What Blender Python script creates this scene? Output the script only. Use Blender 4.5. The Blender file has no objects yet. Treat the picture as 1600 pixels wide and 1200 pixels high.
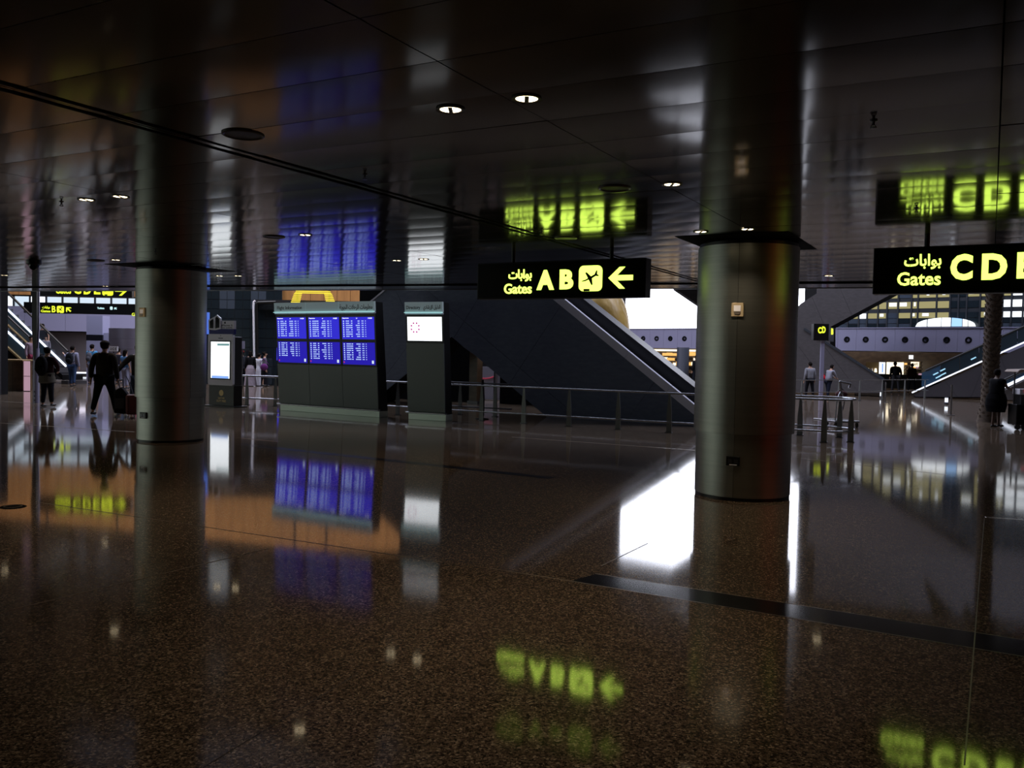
import bpy, math, random
from mathutils import Vector, Matrix
R = random.Random(7)
sc = bpy.context.scene
col = sc.collection
# ------------------------------------------------------------------ camera, world, lights, exposure
F = 1375.0
TH = math.atan(49 / F); PH = math.atan(0.020)
CAM = Vector((0, 0, 1.7))
fw = Vector((0, math.cos(TH), -math.sin(TH))); U0 = Vector((0, math.sin(TH), math.cos(TH))); R0 = Vector((1, 0, 0))
rt = R0 * math.cos(PH) + U0 * math.sin(PH); up = U0 * math.cos(PH) - R0 * math.sin(PH)
cd = bpy.data.cameras.new('camera'); cd.sensor_width = 36; cd.lens = F / 1600 * 36; cd.clip_end = 300
cam = bpy.data.objects.new('camera', cd); col.objects.link(cam)
cam.matrix_world = Matrix(((rt.x, up.x, -fw.x, 0), (rt.y, up.y, -fw.y, 0), (rt.z, up.z, -fw.z, CAM.z), (0, 0, 0, 1)))
sc.camera = cam
sc.view_settings.view_transform = 'Standard'; sc.view_settings.look = 'None'
sc.view_settings.exposure = 0.0; sc.view_settings.gamma = 1; sc.view_settings.use_curve_mapping = False
w = bpy.data.worlds.new('world'); sc.world = w; w.use_nodes = True
w.node_tree.nodes['Background'].inputs[0].default_value = (0.75, 0.8, 1, 1)
w.node_tree.nodes['Background'].inputs[1].default_value = 0.03

def lamp(name, kind, loc, energy, color, size=1, sizey=None, target=None, spot=None, blend=.6):
    l = bpy.data.lights.new(name, kind); l.energy = energy; l.color = color
    if kind == 'AREA':
        l.shape = 'RECTANGLE'; l.size = size; l.size_y = sizey or size
    if kind == 'SPOT': l.spot_size = spot; l.spot_blend = blend; l.shadow_soft_size = size
    if kind == 'POINT': l.shadow_soft_size = size
    o = bpy.data.objects.new(name, l); col.objects.link(o); o.location = loc
    d = (Vector(target) - Vector(loc)) if target else Vector((0, 0, -1))
    o.rotation_euler = d.to_track_quat('-Z', 'Y').to_euler()
    return o
# daylight through the atrium's roof, and the warm wash on the timber soffit band
lamp('skylight_lamp', 'AREA', (-12, 36, 16.5), 5600, (.74, .80, 1), 26, 10)
lamp('skylight_lamp', 'AREA', (16, 34, 16.5), 4800, (.74, .78, 1), 24, 10)
lamp('skylight_lamp', 'AREA', (-14, 47, 14.5), 3000, (.78, .78, 1), 20, 5)
lamp('gallery_fill_lamp', 'AREA', (-21, 54.5, 2.4), 420, (.85, .80, .95), 14, 2)  # fill lamp added to brighten the dark area under the gallery
for x in (-22, -14, -6):
    lamp('wall_washer', 'AREA', (x, 37.5, 9.6), 110, (1, .62, .28), 6, .5, target=(x, 40, 5.5))

# ------------------------------------------------------------------ geometry helpers
def ray(px, py): return (fw + rt * ((px - 800) / F) + up * ((600 - py) / F))
def onplane(px, py, p0, n):
    d = ray(px, py); t = (Vector(p0) - CAM).dot(n) / d.dot(n); return CAM + d * t
def fl(px, py, z=0.0): return onplane(px, py, Vector((0, 0, z)), Vector((0, 0, 1)))
def atY(px, py, Y): return onplane(px, py, Vector((0, Y, 0)), Vector((0, 1, 0)))
GA = math.radians(28.5)
A = Vector((math.sin(GA), math.cos(GA), 0)); B = Vector((-math.cos(GA), math.sin(GA), 0)); Z = Vector((0, 0, 1))
CEIL = 3.10
class Frame:
    def __init__(s, O, U, V=Z):
        s.O = Vector(O); s.U = Vector(U).normalized(); s.V = Vector(V).normalized(); s.N = s.U.cross(s.V).normalized()
    def pt(s, u, v, w=0): return s.O + s.U * u + s.V * v + s.N * w
    def uv(s, px, py):
        p = onplane(px, py, s.O, s.N) - s.O; return (p.dot(s.U), p.dot(s.V))
    def rect(s, x0, y0, x1, y1):
        xm, ym = (x0 + x1) / 2, (y0 + y1) / 2
        return (s.uv(x0, ym)[0], s.uv(x1, ym)[0], s.uv(xm, y1)[1], s.uv(xm, y0)[1])
    def poly(s, pts): return [s.uv(*p) for p in pts]
    def off(s, w): return Frame(s.O + s.N * w, s.U, s.V)
def frA(a): return Frame(A * a, -B)
def frY(y): return Frame((0, y, 0), (1, 0, 0))

class MB:
    def __init__(s): s.v = []; s.f = []; s.sm = []
    def add(s, vs, fs, smooth=False):
        b = len(s.v); s.v += [Vector(p) for p in vs]
        for f in fs: s.f.append([b + i for i in f]); s.sm.append(smooth)
        return s
    def fbox(s, fr, u0, u1, v0, v1, w0, w1):
        c = [fr.pt(u, v, w) for w in (w0, w1) for v in (v0, v1) for u in (u0, u1)]
        return s.add(c, [(0, 2, 3, 1), (4, 5, 7, 6), (0, 1, 5, 4), (2, 6, 7, 3), (0, 4, 6, 2), (1, 3, 7, 5)])
    def box(s, x0, x1, y0, y1, z0, z1): return s.fbox(Frame((0, 0, 0), (1, 0, 0)), x0, x1, z0, z1, -y1, -y0)
    def fprism(s, fr, poly, w0, w1):
        n = len(poly)
        area = sum(poly[i][0] * poly[(i + 1) % n][1] - poly[(i + 1) % n][0] * poly[i][1] for i in range(n))
        if area < 0: poly = poly[::-1]
        if w1 < w0: w0, w1 = w1, w0
        c = [fr.pt(u, v, w0) for u, v in poly] + [fr.pt(u, v, w1) for u, v in poly]
        return s.add(c, [list(range(n))[::-1], list(range(n, 2 * n))] + [(i, (i + 1) % n, n + (i + 1) % n, n + i) for i in range(n)])
    def tube(s, p0, p1, r0, r1=None, n=10, caps=True):
        r1 = r0 if r1 is None else r1; p0 = Vector(p0); p1 = Vector(p1); d = (p1 - p0).normalized()
        a = d.orthogonal().normalized(); b = d.cross(a)
        vs = [p + (a * math.cos(2 * math.pi * i / n) + b * math.sin(2 * math.pi * i / n)) * r for p, r in ((p0, r0), (p1, r1)) for i in range(n)]
        s.add(vs, [(i, (i + 1) % n, n + (i + 1) % n, n + i) for i in range(n)], True)
        if caps: s.add(vs[:n], [list(range(n))[::-1]]); s.add(vs[n:], [list(range(n))])
        return s
    def path(s, pts, r, n=8):
        for i in range(len(pts) - 1):
            s.tube(pts[i], pts[i + 1], r, n=n, caps=i in (0, len(pts) - 2))
            if i: s.ball(pts[i], (r, r, r), 6, 8)
        return s
    def lathe(s, c, prof, n=32, a0=0.0, a1=2 * math.pi):
        c = Vector(c); full = abs(a1 - a0 - 2 * math.pi) < 1e-6; m = n if full else n + 1
        for k in range(len(prof) - 1):
            vs = []
            for r, z in (prof[k], prof[k + 1]):
                vs += [c + Vector((r * math.cos(a0 + (a1 - a0) * i / n), r * math.sin(a0 + (a1 - a0) * i / n), z)) for i in range(m)]
            s.add(vs, [(i, (i + 1) % m, m + (i + 1) % m, m + i) for i in range(n)], True)
        return s
    def ball(s, c, rad, nu=8, nv=12, fn=None):
        c = Vector(c); vs = []; 
        for i in range(nu + 1):
            t = math.pi * i / nu
            for j in range(nv):
                p = 2 * math.pi * j / nv; d = Vector((math.sin(t) * math.cos(p) * rad[0], math.sin(t) * math.sin(p) * rad[1], math.cos(t) * rad[2]))
                vs.append(c + (fn(d) if fn else d))
        return s.add(vs, [(i * nv + j, (i + 1) * nv + j, (i + 1) * nv + (j + 1) % nv, i * nv + (j + 1) % nv) for i in range(nu) for j in range(nv)], True)
    def xf(s, m): s.v = [m @ p for p in s.v]; return s
    def build(s, name, mat, parent=None, bevel=0, loc=None, kind=None):
        o0 = Vector((0, 0, 0))
        if parent is not None:
            p = parent
            while p: o0 += p.location; p = p.parent
        elif loc is not None: o0 = Vector(loc)
        me = bpy.data.meshes.new(name); me.from_pydata([p - o0 for p in s.v], [], s.f)
        me.polygons.foreach_set('use_smooth', s.sm); me.materials.append(mat); me.update()
        o = bpy.data.objects.new(name, me); col.objects.link(o)
        if parent is not None: o.parent = parent
        elif loc is not None: o.location = loc
        if bevel:
            b = o.modifiers.new('bevel', 'BEVEL'); b.width = bevel; b.segments = 2; b.limit_method = 'ANGLE'
        if kind: o['kind'] = kind
        return o
def thing(name, label, cat, loc=(0, 0, 0), group=None, kind=None):
    o = bpy.data.objects.new(name, None); col.objects.link(o); o.location = loc; o.empty_display_size = .1
    if label: o['label'] = label
    if cat: o['category'] = cat
    if group: o['group'] = group
    if kind: o['kind'] = kind
    return o
def tag(o, label, cat, group=None):
    o['label'] = label; o['category'] = cat
    if group: o['group'] = group
    return o
KIDS = {}
def dup(root, loc, label=None, group=None):
    def cp(o, par):
        c = o.copy(); col.objects.link(c)
        if par: c.parent = par
        for k in list(o.children): cp(k, c)
        return c
    r = cp(root, None); r.location = loc
    if label: r['label'] = label
    if group: r['group'] = group
    return r
def clip(poly, p, n):
    out = []
    for i in range(len(poly)):
        a, b = poly[i], poly[(i + 1) % len(poly)]
        da = (a[0] - p[0]) * n[0] + (a[1] - p[1]) * n[1]; db = (b[0] - p[0]) * n[0] + (b[1] - p[1]) * n[1]
        if da >= 0: out.append(a)
        if (da >= 0) != (db >= 0):
            t = da / (da - db); out.append((a[0] + (b[0] - a[0]) * t, a[1] + (b[1] - a[1]) * t))
    return out

# ------------------------------------------------------------------ materials
def mat(name, base=(.5, .5, .5), rough=.5, metal=0, emit=None, es=0, ior=1.5, noise=None, bump=None, coat=0, alpha=1, trans=0, aniso=0):
    m = bpy.data.materials.new(name); m.use_nodes = True; nt = m.node_tree; b = nt.nodes['Principled BSDF']
    b.inputs['Base Color'].default_value = (*base, 1); b.inputs['Roughness'].default_value = rough; b.inputs['Metallic'].default_value = metal
    b.inputs['IOR'].default_value = ior; b.inputs['Coat Weight'].default_value = coat; b.inputs['Transmission Weight'].default_value = trans
    b.inputs['Alpha'].default_value = alpha; b.inputs['Anisotropic'].default_value = aniso
    if emit: b.inputs['Emission Color'].default_value = (*emit, 1); b.inputs['Emission Strength'].default_value = es
    tc = nt.nodes.new('ShaderNodeTexCoord')
    if noise:                        # (scale xyz, second colour, low, high)
        mp = nt.nodes.new('ShaderNodeMapping'); mp.inputs['Scale'].default_value = noise[0]; nt.links.new(tc.outputs['Object'], mp.inputs[0])
        n = nt.nodes.new('ShaderNodeTexNoise'); n.inputs['Scale'].default_value = 1; n.inputs['Detail'].default_value = 4; nt.links.new(mp.outputs[0], n.inputs['Vector'])
        r = nt.nodes.new('ShaderNodeValToRGB'); r.color_ramp.elements[0].color = (*base, 1); r.color_ramp.elements[1].color = (*noise[1], 1)
        r.color_ramp.elements[0].position = noise[2]; r.color_ramp.elements[1].position = noise[3]
        nt.links.new(n.outputs['Fac'], r.inputs[0]); nt.links.new(r.outputs[0], b.inputs['Base Color'])
    if bump:                         # (scale xyz, strength, distance)
        mp = nt.nodes.new('ShaderNodeMapping'); mp.inputs['Scale'].default_value = bump[0]; nt.links.new(tc.outputs['Object'], mp.inputs[0])
        n = nt.nodes.new('ShaderNodeTexNoise'); n.inputs['Scale'].default_value = 1; n.inputs['Detail'].default_value = 3; nt.links.new(mp.outputs[0], n.inputs['Vector'])
        bp = nt.nodes.new('ShaderNodeBump'); bp.inputs['Strength'].default_value = bump[1]; bp.inputs['Distance'].default_value = bump[2]
        nt.links.new(n.outputs['Fac'], bp.inputs['Height']); nt.links.new(bp.outputs[0], b.inputs['Normal'])
    return m
def emat(name, c, s): return mat(name, (.02, .02, .02), .5, 0, c, s)
_pc = {}
def plain(c, rough=.7):
    k = (tuple(round(x, 3) for x in c), rough)
    if k not in _pc: _pc[k] = mat('paint', c, rough, ior=1.15 if rough > .65 else 1.45, noise=((9, 9, 9), tuple(x * .8 for x in c), .4, .7))
    return _pc[k]
M = {}
# terrazzo floor
m = bpy.data.materials.new('terrazzo'); m.use_nodes = True; nt = m.node_tree; b = nt.nodes['Principled BSDF']
tc = nt.nodes.new('ShaderNodeTexCoord')
def vor(scale, feat='F1'):
    v = nt.nodes.new('ShaderNodeTexVoronoi'); v.inputs['Scale'].default_value = scale; nt.links.new(tc.outputs['Object'], v.inputs['Vector']); return v
v1 = vor(95); v2 = vor(210)
r1 = nt.nodes.new('ShaderNodeValToRGB'); e = r1.color_ramp.elements
e[0].position = 0; e[0].color = (.030, .021, .014, 1); e[1].position = 1; e[1].color = (.42, .33, .24, 1)
for p, c in ((.30, (.072, .050, .033, 1)), (.62, (.135, .097, .066, 1)), (.85, (.21, .155, .108, 1))):
    q = e.new(p); q.color = c
sx = nt.nodes.new('ShaderNodeSeparateColor'); nt.links.new(v1.outputs['Color'], sx.inputs[0]); nt.links.new(sx.outputs[0], r1.inputs[0])
r2 = nt.nodes.new('ShaderNodeValToRGB'); e = r2.color_ramp.elements
e[0].position = 0; e[0].color = (.5, .5, .5, 1); e[1].position = 1; e[1].color = (1.5, 1.5, 1.5, 1)
s2 = nt.nodes.new('ShaderNodeSeparateColor'); nt.links.new(v2.outputs['Color'], s2.inputs[0]); nt.links.new(s2.outputs[1], r2.inputs[0])
mx = nt.nodes.new('ShaderNodeMix'); mx.data_type = 'RGBA'; mx.blend_type = 'MULTIPLY'; mx.inputs['Factor'].default_value = 1
nt.links.new(r1.outputs[0], mx.inputs[6]); nt.links.new(r2.outputs[0], mx.inputs[7]); nt.links.new(mx.outputs[2], b.inputs['Base Color'])
n3 = nt.nodes.new('ShaderNodeTexNoise'); n3.inputs['Scale'].default_value = .8; nt.links.new(tc.outputs['Object'], n3.inputs['Vector'])
mr = nt.nodes.new('ShaderNodeMapRange'); mr.inputs['To Min'].default_value = .048; mr.inputs['To Max'].default_value = .078; nt.links.new(n3.outputs['Fac'], mr.inputs['Value']); nt.links.new(mr.outputs[0], b.inputs['Roughness'])
b.inputs['IOR'].default_value = 1.42
bp = nt.nodes.new('ShaderNodeBump'); bp.inputs['Strength'].default_value = .02; bp.inputs['Distance'].default_value = .01; n4 = nt.nodes.new('ShaderNodeTexNoise'); n4.inputs['Scale'].default_value = 1.6
nt.links.new(tc.outputs['Object'], n4.inputs['Vector']); nt.links.new(n4.outputs['Fac'], bp.inputs['Height']); nt.links.new(bp.outputs[0], b.inputs['Normal'])
M['floor'] = m
M['ceil'] = mat('ceiling_metal', (.036, .029, .023), .10, .0, ior=1.6, noise=((40, 40, 40), (.046, .037, .030), .4, .6), bump=((.7, .7, .7), .12, .02))
M['ceil_back'] = mat('ceiling_void', (.008, .008, .008), .8)
M['column'] = mat('brushed_steel', (.46, .47, .42), .40, 1, noise=((1, 1, 40), (.40, .41, .37), .3, .7), bump=((2, 2, 120), .12, .004), aniso=.4)
M['black'] = mat('black_satin', (.006, .006, .006), .35)
M['matte'] = mat('matte_black', (.008, .008, .009), .8, ior=1.15)
M['signface'] = mat('sign_acrylic', (.004, .005, .003), .25)
M['letters'] = emat('sign_letters', (.70, 1, .12), 2.6)
M['letters_far'] = emat('sign_letters_far', (.85, 1, .04), 1.2)
M['cyan'] = emat('cyan_letters', (.6, .95, 1), 1.2)
M['steel'] = mat('steel_rail', (.40, .41, .43), .25, 1)
M['steel_dark'] = mat('dark_steel', (.10, .10, .11), .35, .8)
M['postmetal'] = mat('post_metal', (.22, .23, .22), .4, .5)
M['clearglass'] = mat('clear_glass', (.20, .26, .34), .08, 0, alpha=.10)
M['teal'] = mat('teal_panel', (.07, .13, .18), .35)
M['rearwall'] = mat('rear_wall_gallery', (.24, .22, .23), .6)
M['grille'] = mat('speaker_grille', (.022, .019, .016), .5)
M['slate'] = mat('slate_cladding', (.13, .16, .225), .5, 0, noise=((5, 5, 12), (.165, .20, .27), .35, .7))
M['slate2'] = mat('taupe_cladding', (.050, .044, .044), .5, 0, noise=((5, 5, 12), (.065, .058, .058), .35, .7))
M['trimsteel'] = mat('escalator_trim', (.88, .89, 1.0), .45, .0, bump=((40, 40, 1), .2, .004))
M['boardgrey'] = mat('board_grey', (.17, .19, .185), .4, .4)
M['boardhead'] = mat('header_grey', (.62, .72, .74), .5, 0, (.55, .75, .78), .10)
M['headglow'] = emat('header_light', (.45, .85, .85), .9)
M['plinth'] = mat('plinth_steel', (.60, .68, .60), .35, .5)
M['lilac'] = mat('lilac_fascia', (.33, .32, .45), .35, .1)
M['daylight'] = emat('daylit_glass', (.84, .87, 1), 6.0)
M['paneday'] = emat('bright_pane', (.72, .86, 1), 0.95)
M['darkglass'] = mat('dark_glass', (.018, .027, .034), .12, .2)
M['darkglass2'] = mat('dark_glass_pale', (.07, .09, .12), .2, .2)
M['mullion'] = mat('mullion', (.02, .024, .03), .5)
M['led'] = emat('led_strip', (.80, .86, 1), 1.7)
M['ledblue'] = emat('led_blue', (.25, .45, 1), 1.0)
M['blueglass'] = mat('blue_glass', (.035, .09, .16), .15, .1, alpha=.55)
M['goldtrim'] = mat('gold_trim', (.42, .30, .14), .4, .6)
M['brown'] = mat('brown_marble', (.12, .075, .04), .3, 0, noise=((3, 3, 6), (.06, .035, .02), .3, .7))
M['orange'] = mat('orange_timber', (.55, .27, .085), .6, 0, noise=((6, 6, .6), (.40, .19, .06), .3, .7))
M['downlight'] = emat('lamp_lens', (1, .80, .50), 7)
M['ring'] = mat('lamp_ring', (.10, .09, .08), .4, .3)
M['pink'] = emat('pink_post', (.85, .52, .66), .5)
M['warm'] = emat('warm_shelf', (1, .52, .14), 1.1)
M['warmw'] = emat('warm_white', (1, .86, .62), 1.6)
M['yel'] = emat('yellow_blind', (.66, .58, .24), .52)
M['yelbar'] = emat('yellow_bar', (1, .80, .05), 1.0)
M['whitepane'] = emat('white_pane', (.9, .95, 1), 1.6)
M['tile'] = mat('grey_tile', (.085, .08, .095), .45, 0, noise=((8, 8, 8), (.06, .057, .068), .3, .7))
M['beige'] = mat('beige_plastic', (.45, .36, .22), .5)
M['white'] = mat('white_enamel', (.88, .88, .95), .35)
M['skin'] = mat('skin', (.42, .24, .16), .55)
M['darkskin'] = mat('dark_skin', (.10, .055, .035), .55)
M['hair'] = mat('hair', (.008, .006, .005), .75, ior=1.15)
M['bark'] = mat('palm_bark', (.13, .095, .065), .85, 0, noise=((9, 9, 20), (.07, .05, .035), .3, .7))
M['leaf'] = mat('palm_leaf', (.05, .09, .03), .6)
M['yellowform'] = mat('yellow_lacquer', (.50, .32, .07), .4, 0, noise=((1.2, 1.2, .6), (.38, .24, .06), .35, .65), bump=((1.2, 1.2, .8), .5, .25))

# ------------------------------------------------------------------ text
def textgeo(s, bold=.0):
    c = bpy.data.curves.new('t', 'FONT'); c.body = s; c.size = 1; c.offset = bold; c.resolution_u = 3; c.extrude = .5
    o = bpy.data.objects.new('t', c); col.objects.link(o)
    dg = bpy.context.evaluated_depsgraph_get(); me = bpy.data.meshes.new_from_object(o.evaluated_get(dg))
    vs = [v.co.copy() for v in me.vertices]; fs = [list(p.vertices) for p in me.polygons]
    bpy.data.objects.remove(o); bpy.data.curves.remove(c); bpy.data.meshes.remove(me)
    return vs, fs
_tg = {}
def text(mb, fr, s, rect, w0, w1, bold=0):
    k = (s, bold)
    if k not in _tg: _tg[k] = textgeo(s, bold)
    vs, fs = _tg[k]
    x0, x1 = min(v.x for v in vs), max(v.x for v in vs); y0, y1 = min(v.y for v in vs), max(v.y for v in vs)
    u0, u1, v0, v1 = rect
    return mb.add([fr.pt(u0 + (u1 - u0) * (v.x - x0) / (x1 - x0), v0 + (v1 - v0) * (v.y - y0) / (y1 - y0), w0 + (w1 - w0) * (v.z + .5)) for v in vs], fs)
AR_GATES = '\uFE95\uFE8E\uFE91\uFE8D\uFEEE\uFE91'
AR_FLIGHT = '\uFE94\uFEF3\uFEEE\uFEA0\uFEDF\uFE8D \uFE95\uFEFC\uFEA3\uFEAE\uFEDF\uFE8D \uFE95\uFE8E\uFEE3\uFEEE\uFEE0\uFECC\uFEE3'
AR_DIR = '\uFEF1\uFEA9\uFE8E\uFEB7\uFEAD\uFEF9\uFE8D \uFEDE\uFEF4\uFEDF\uFEAA\uFEDF\uFE8D'
PLANE = [(-1, -.05), (-.9, .02), (-.55, -.02), (-.25, .03), (-.35, .62), (-.2, .66), (.12, .08), (.55, .14), (.82, .42), (.95, .42), (.80, .05), (.95, -.12), (.85, -.2), (.62, -.06), (.15, -.14), (.02, -.75), (-.12, -.78), (-.22, -.12), (-.6, -.16)]
def rrect(u0, u1, v0, v1, r, n=4):
    p = []
    for cx, cy, a in ((u1 - r, v1 - r, 0), (u0 + r, v1 - r, 90), (u0 + r, v0 + r, 180), (u1 - r, v0 + r, 270)):
        for i in range(n + 1):
            t = math.radians(a + 90 * i / n); p.append((cx + r * math.cos(t), cy + r * math.sin(t)))
    return p
def icon(par, fr, rect, w, ml, md, ang=20):
    u0, u1, v0, v1 = rect
    MB().fprism(fr, rrect(u0, u1, v0, v1, (u1 - u0) * .2), w, w + .012).build('plane_icon', ml, par)
    cu, cv, s = (u0 + u1) / 2, (v0 + v1) / 2 + .01, (u1 - u0) * .40
    c, q = math.cos(math.radians(ang)), math.sin(math.radians(ang))
    mb = MB().fprism(fr, [(cu + s * (x * c - y * q), cv + s * (x * q + y * c)) for x, y in PLANE], w + .012, w + .018)
    mb.fbox(fr, u0 + (u1 - u0) * .22, u0 + (u1 - u0) * .48, v0, v0 + (v1 - v0) * .09, w + .012, w + .018)
    mb.build('plane_symbol', md, par)
def arrow(fr, rect, w, d=(-1, 0)):
    u0, u1, v0, v1 = rect; cu, cv = (u0 + u1) / 2, (v0 + v1) / 2; hx, hy = (u1 - u0) / 2, (v1 - v0) / 2
    P = [(-1, 0), (-.08, 1), (.36, 1), (-.30, .24), (1, .24), (1, -.24), (-.30, -.24), (.36, -1), (-.08, -1)]
    a = math.atan2(d[1], d[0]) - math.pi; c, q = math.cos(a), math.sin(a)
    return MB().fprism(fr, [(cu + hx * (x * c - y * q), cv + hy * (x * q + y * c)) for x, y in P], w, w + .012)

# ------------------------------------------------------------------ floor
floor = MB().box(-60, 60, -20, 92, -.2, 0).build('floor', M['floor'], kind='structure')
M['inlay'] = mat('black_granite', (.010, .010, .013), .10)
M['brass'] = mat('divider_brass', (.22, .19, .16), .35, .4)
M['joint'] = mat('floor_joint', (.015, .01, .008), .6)
M['cream'] = mat('cream_inlay_and_reflection', (.30, .22, .16), .15)
def strip(p, q, wd, name, mt, z=.0012):
    p, q = fl(*p), fl(*q); d = (q - p).normalized(); n = Vector((-d.y, d.x, 0)) * wd / 2
    return MB().add([p - n, q - n, q + n, p + n] + [x + Z * z for x in (p - n, q - n, q + n, p + n)], [(3, 2, 1, 0), (4, 5, 6, 7), (0, 1, 5, 4), (1, 2, 6, 5), (2, 3, 7, 6), (3, 0, 4, 7)]).build(name, mt, floor)
q = [fl(892, 908), fl(930, 897), fl(1600, 1000), fl(1760, 1026), fl(1760, 1052), fl(1600, 1027)]
MB().add([p.copy() for p in q] + [p + Z * .0012 for p in q], [(0, 5, 4, 3, 2, 1), (6, 7, 8, 9, 10, 11)] + [(i, (i + 1) % 6, 6 + (i + 1) % 6, 6 + i) for i in range(6)]).build('inlay_and_reflection_strip', M['inlay'], floor)
strip((375, 694), (862, 747), .20, 'inlay_and_reflection_strip', M['inlay'])
for p, q2 in (((892, 908), (1760, 1053)), ((930, 896.5), (1760, 1025)), ((0, 957), (420, 857)), ((60, 785), (690, 878)), ((765, 888), (892, 908)),
              ((940, 884), (1012, 849)), ((1538, 810), (1507, 1195)), ((800, 683), (1090, 704)), ((1250, 716), (1480, 742)), ((0, 627), (95, 633)), ((0, 661), (210, 675))):
    strip(p, q2, .007 if p[1] > 700 else .03, 'divider_strip', M['brass'], .0022)
strip((1540, 808), (1640, 815), .07, 'inlay_and_reflection_strip', M['cream'])
strip((372, 684), (436, 690), .08, 'inlay_and_reflection_strip', M['cream'])  # pale strip painted where the guard rail's top rail reflects in the floor
strip((300, 1210), (560, 1052), .006, 'divider_strip', M['joint'])

# ------------------------------------------------------------------ ceiling
E1 = (Vector((-13.0, 22.4, 0)), Vector((8.82, 15.16, 0))); ed = (E1[1] - E1[0]).normalized(); en = Vector((-ed.y, ed.x, 0))
def beyond(p): return (p - E1[0]).dot(en)
L, Rr = E1[0] - ed * 22 , E1[1] + ed * 26
ceil = MB()
bk = [L + en * 1.0, Rr + en * 1.0, Vector((Rr.x, -18, 0)), Vector((L.x, -18, 0))]
ceil.add([p + Z * (CEIL + .03) for p in bk] + [p + Z * (CEIL + .9) for p in bk], [(0, 1, 2, 3), (7, 6, 5, 4)] + [((i + 1) % 4, i, 4 + i, 4 + (i + 1) % 4) for i in range(4)])
ceiling = ceil.build('ceiling', M['ceil_back'], kind='structure')
PW, PL = .60, 2.40
def panel_mb(pos=None, tilt=0):
    mb = MB(); n = 6; w, l = PW / 2 - .003, PL / 2 - .004; vs = []
    for s in (-1, 1):
        for i in range(n + 1):
            t = -1 + 2 * i / n; vs.append(A * (t * w) + B * (s * l) + Z * (.0016 * (t * t) ))
    mb.add(vs, [(i, n + 1 + i, n + 2 + i, i + 1) for i in range(n)], True)
    e = [A * (a * w) + B * (b2 * l) for a, b2 in ((-1, -1), (1, -1), (1, 1), (-1, 1))]
    mb.add([p + Z * .0016 for p in e] + [p + Z * .02 for p in e], [(i, 4 + i, 4 + (i + 1) % 4, (i + 1) % 4) for i in range(4)])
    return mb
pmesh = None; plist = []
for i in range(-26, 42):
    for j in range(-14, 16):
        c = A * ((i + .5) * PW) + B * ((j + .5) * PL)
        cs = [c + A * (sa * PW / 2) + B * (sb * PL / 2) for sa in (-1, 1) for sb in (-1, 1)]
        if max(beyond(p) for p in cs) > 1.0 or c.y < -16 or c.x < L.x + 2 or c.x > Rr.x - 2: continue
        plist.append((c, cs))
def vis(c):
    d = c + Z * CEIL - CAM; k = d.dot(fw)
    return k > .5 and abs(d.dot(rt) / k) < .62 and abs(d.dot(up) / k) < .47
plist.sort(key=lambda t: (not vis(t[0]), t[0].length)); near = plist[:298]; rest = plist[298:]
for k, (c, cs) in enumerate(near):
    if pmesh is None:
        o = panel_mb().build('ceiling_panel', M['ceil'], ceiling); pmesh = o.data
    else:
        o = bpy.data.objects.new('ceiling_panel', pmesh); col.objects.link(o); o.parent = ceiling
    o.location = c + Z * CEIL
    o.rotation_euler = (R.gauss(0, .0009), R.gauss(0, .0009), 0)
mb = MB(); pv = [v.co.copy() for v in pmesh.vertices]; pf = [list(p.vertices) for p in pmesh.polygons]
for c, cs in rest:
    t = Matrix.Translation(c + Z * CEIL) @ Matrix.Rotation(R.gauss(0, .0009), 4, 'X') @ Matrix.Rotation(R.gauss(0, .0009), 4, 'Y')
    mb.add([t @ p for p in pv], pf, True)
mb.build('ceiling_panel', M['ceil'], ceiling, kind='stuff')
# double groove between panel fields (b = 4.8) and the edge band
mb = MB()
for db in (4.74, 4.86):
    p0 = B * db + A * -14; p1 = B * db + A * 21
    for s in (0,):
        n = B * .013
        mb.add([p0 - n + Z * (CEIL - .006), p1 - n + Z * (CEIL - .006), p1 + n + Z * (CEIL - .006), p0 + n + Z * (CEIL - .006)] + [x + Z * (CEIL + .01) for x in (p0 - n, p1 - n, p1 + n, p0 + n)], [(0, 1, 2, 3), (1, 0, 4, 5), (3, 2, 6, 7)])
mb.build('groove_strip', M['matte'], ceiling)
def slab(a0, a1, z0, z1):
    p = [L + en * a0, Rr + en * a0, Rr + en * a1, L + en * a1]
    return MB().add([x + Z * z0 for x in p] + [x + Z * z1 for x in p], [(3, 2, 1, 0), (4, 5, 6, 7), (0, 1, 5, 4), (1, 2, 6, 5), (2, 3, 7, 6), (3, 0, 4, 7)])
t = slab(.04, 1.05, CEIL - .02, CEIL + .02).build('trim_1', M['ceil'], kind='structure')
slab(-.02, .04, CEIL - .024, CEIL + .02).build('edge_bead', M['matte'], t)
slab(1.05, 1.1, CEIL - .03, CEIL + .9).build('edge_fascia', M['steel_dark'], t)

# ------------------------------------------------------------------ rear and side hall walls (seen only in reflections)
rear = MB().box(-34, 32, -18.3, -18, 0, CEIL + .05).build('wall_rear', mat('rear_wall', (.05, .045, .04), .6), kind='structure')
MB().box(-34.3, -34, -18, 33, 0, CEIL + .05).build('wall_left', mat('side_wall', (.05, .05, .05), .6), kind='structure')

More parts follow.
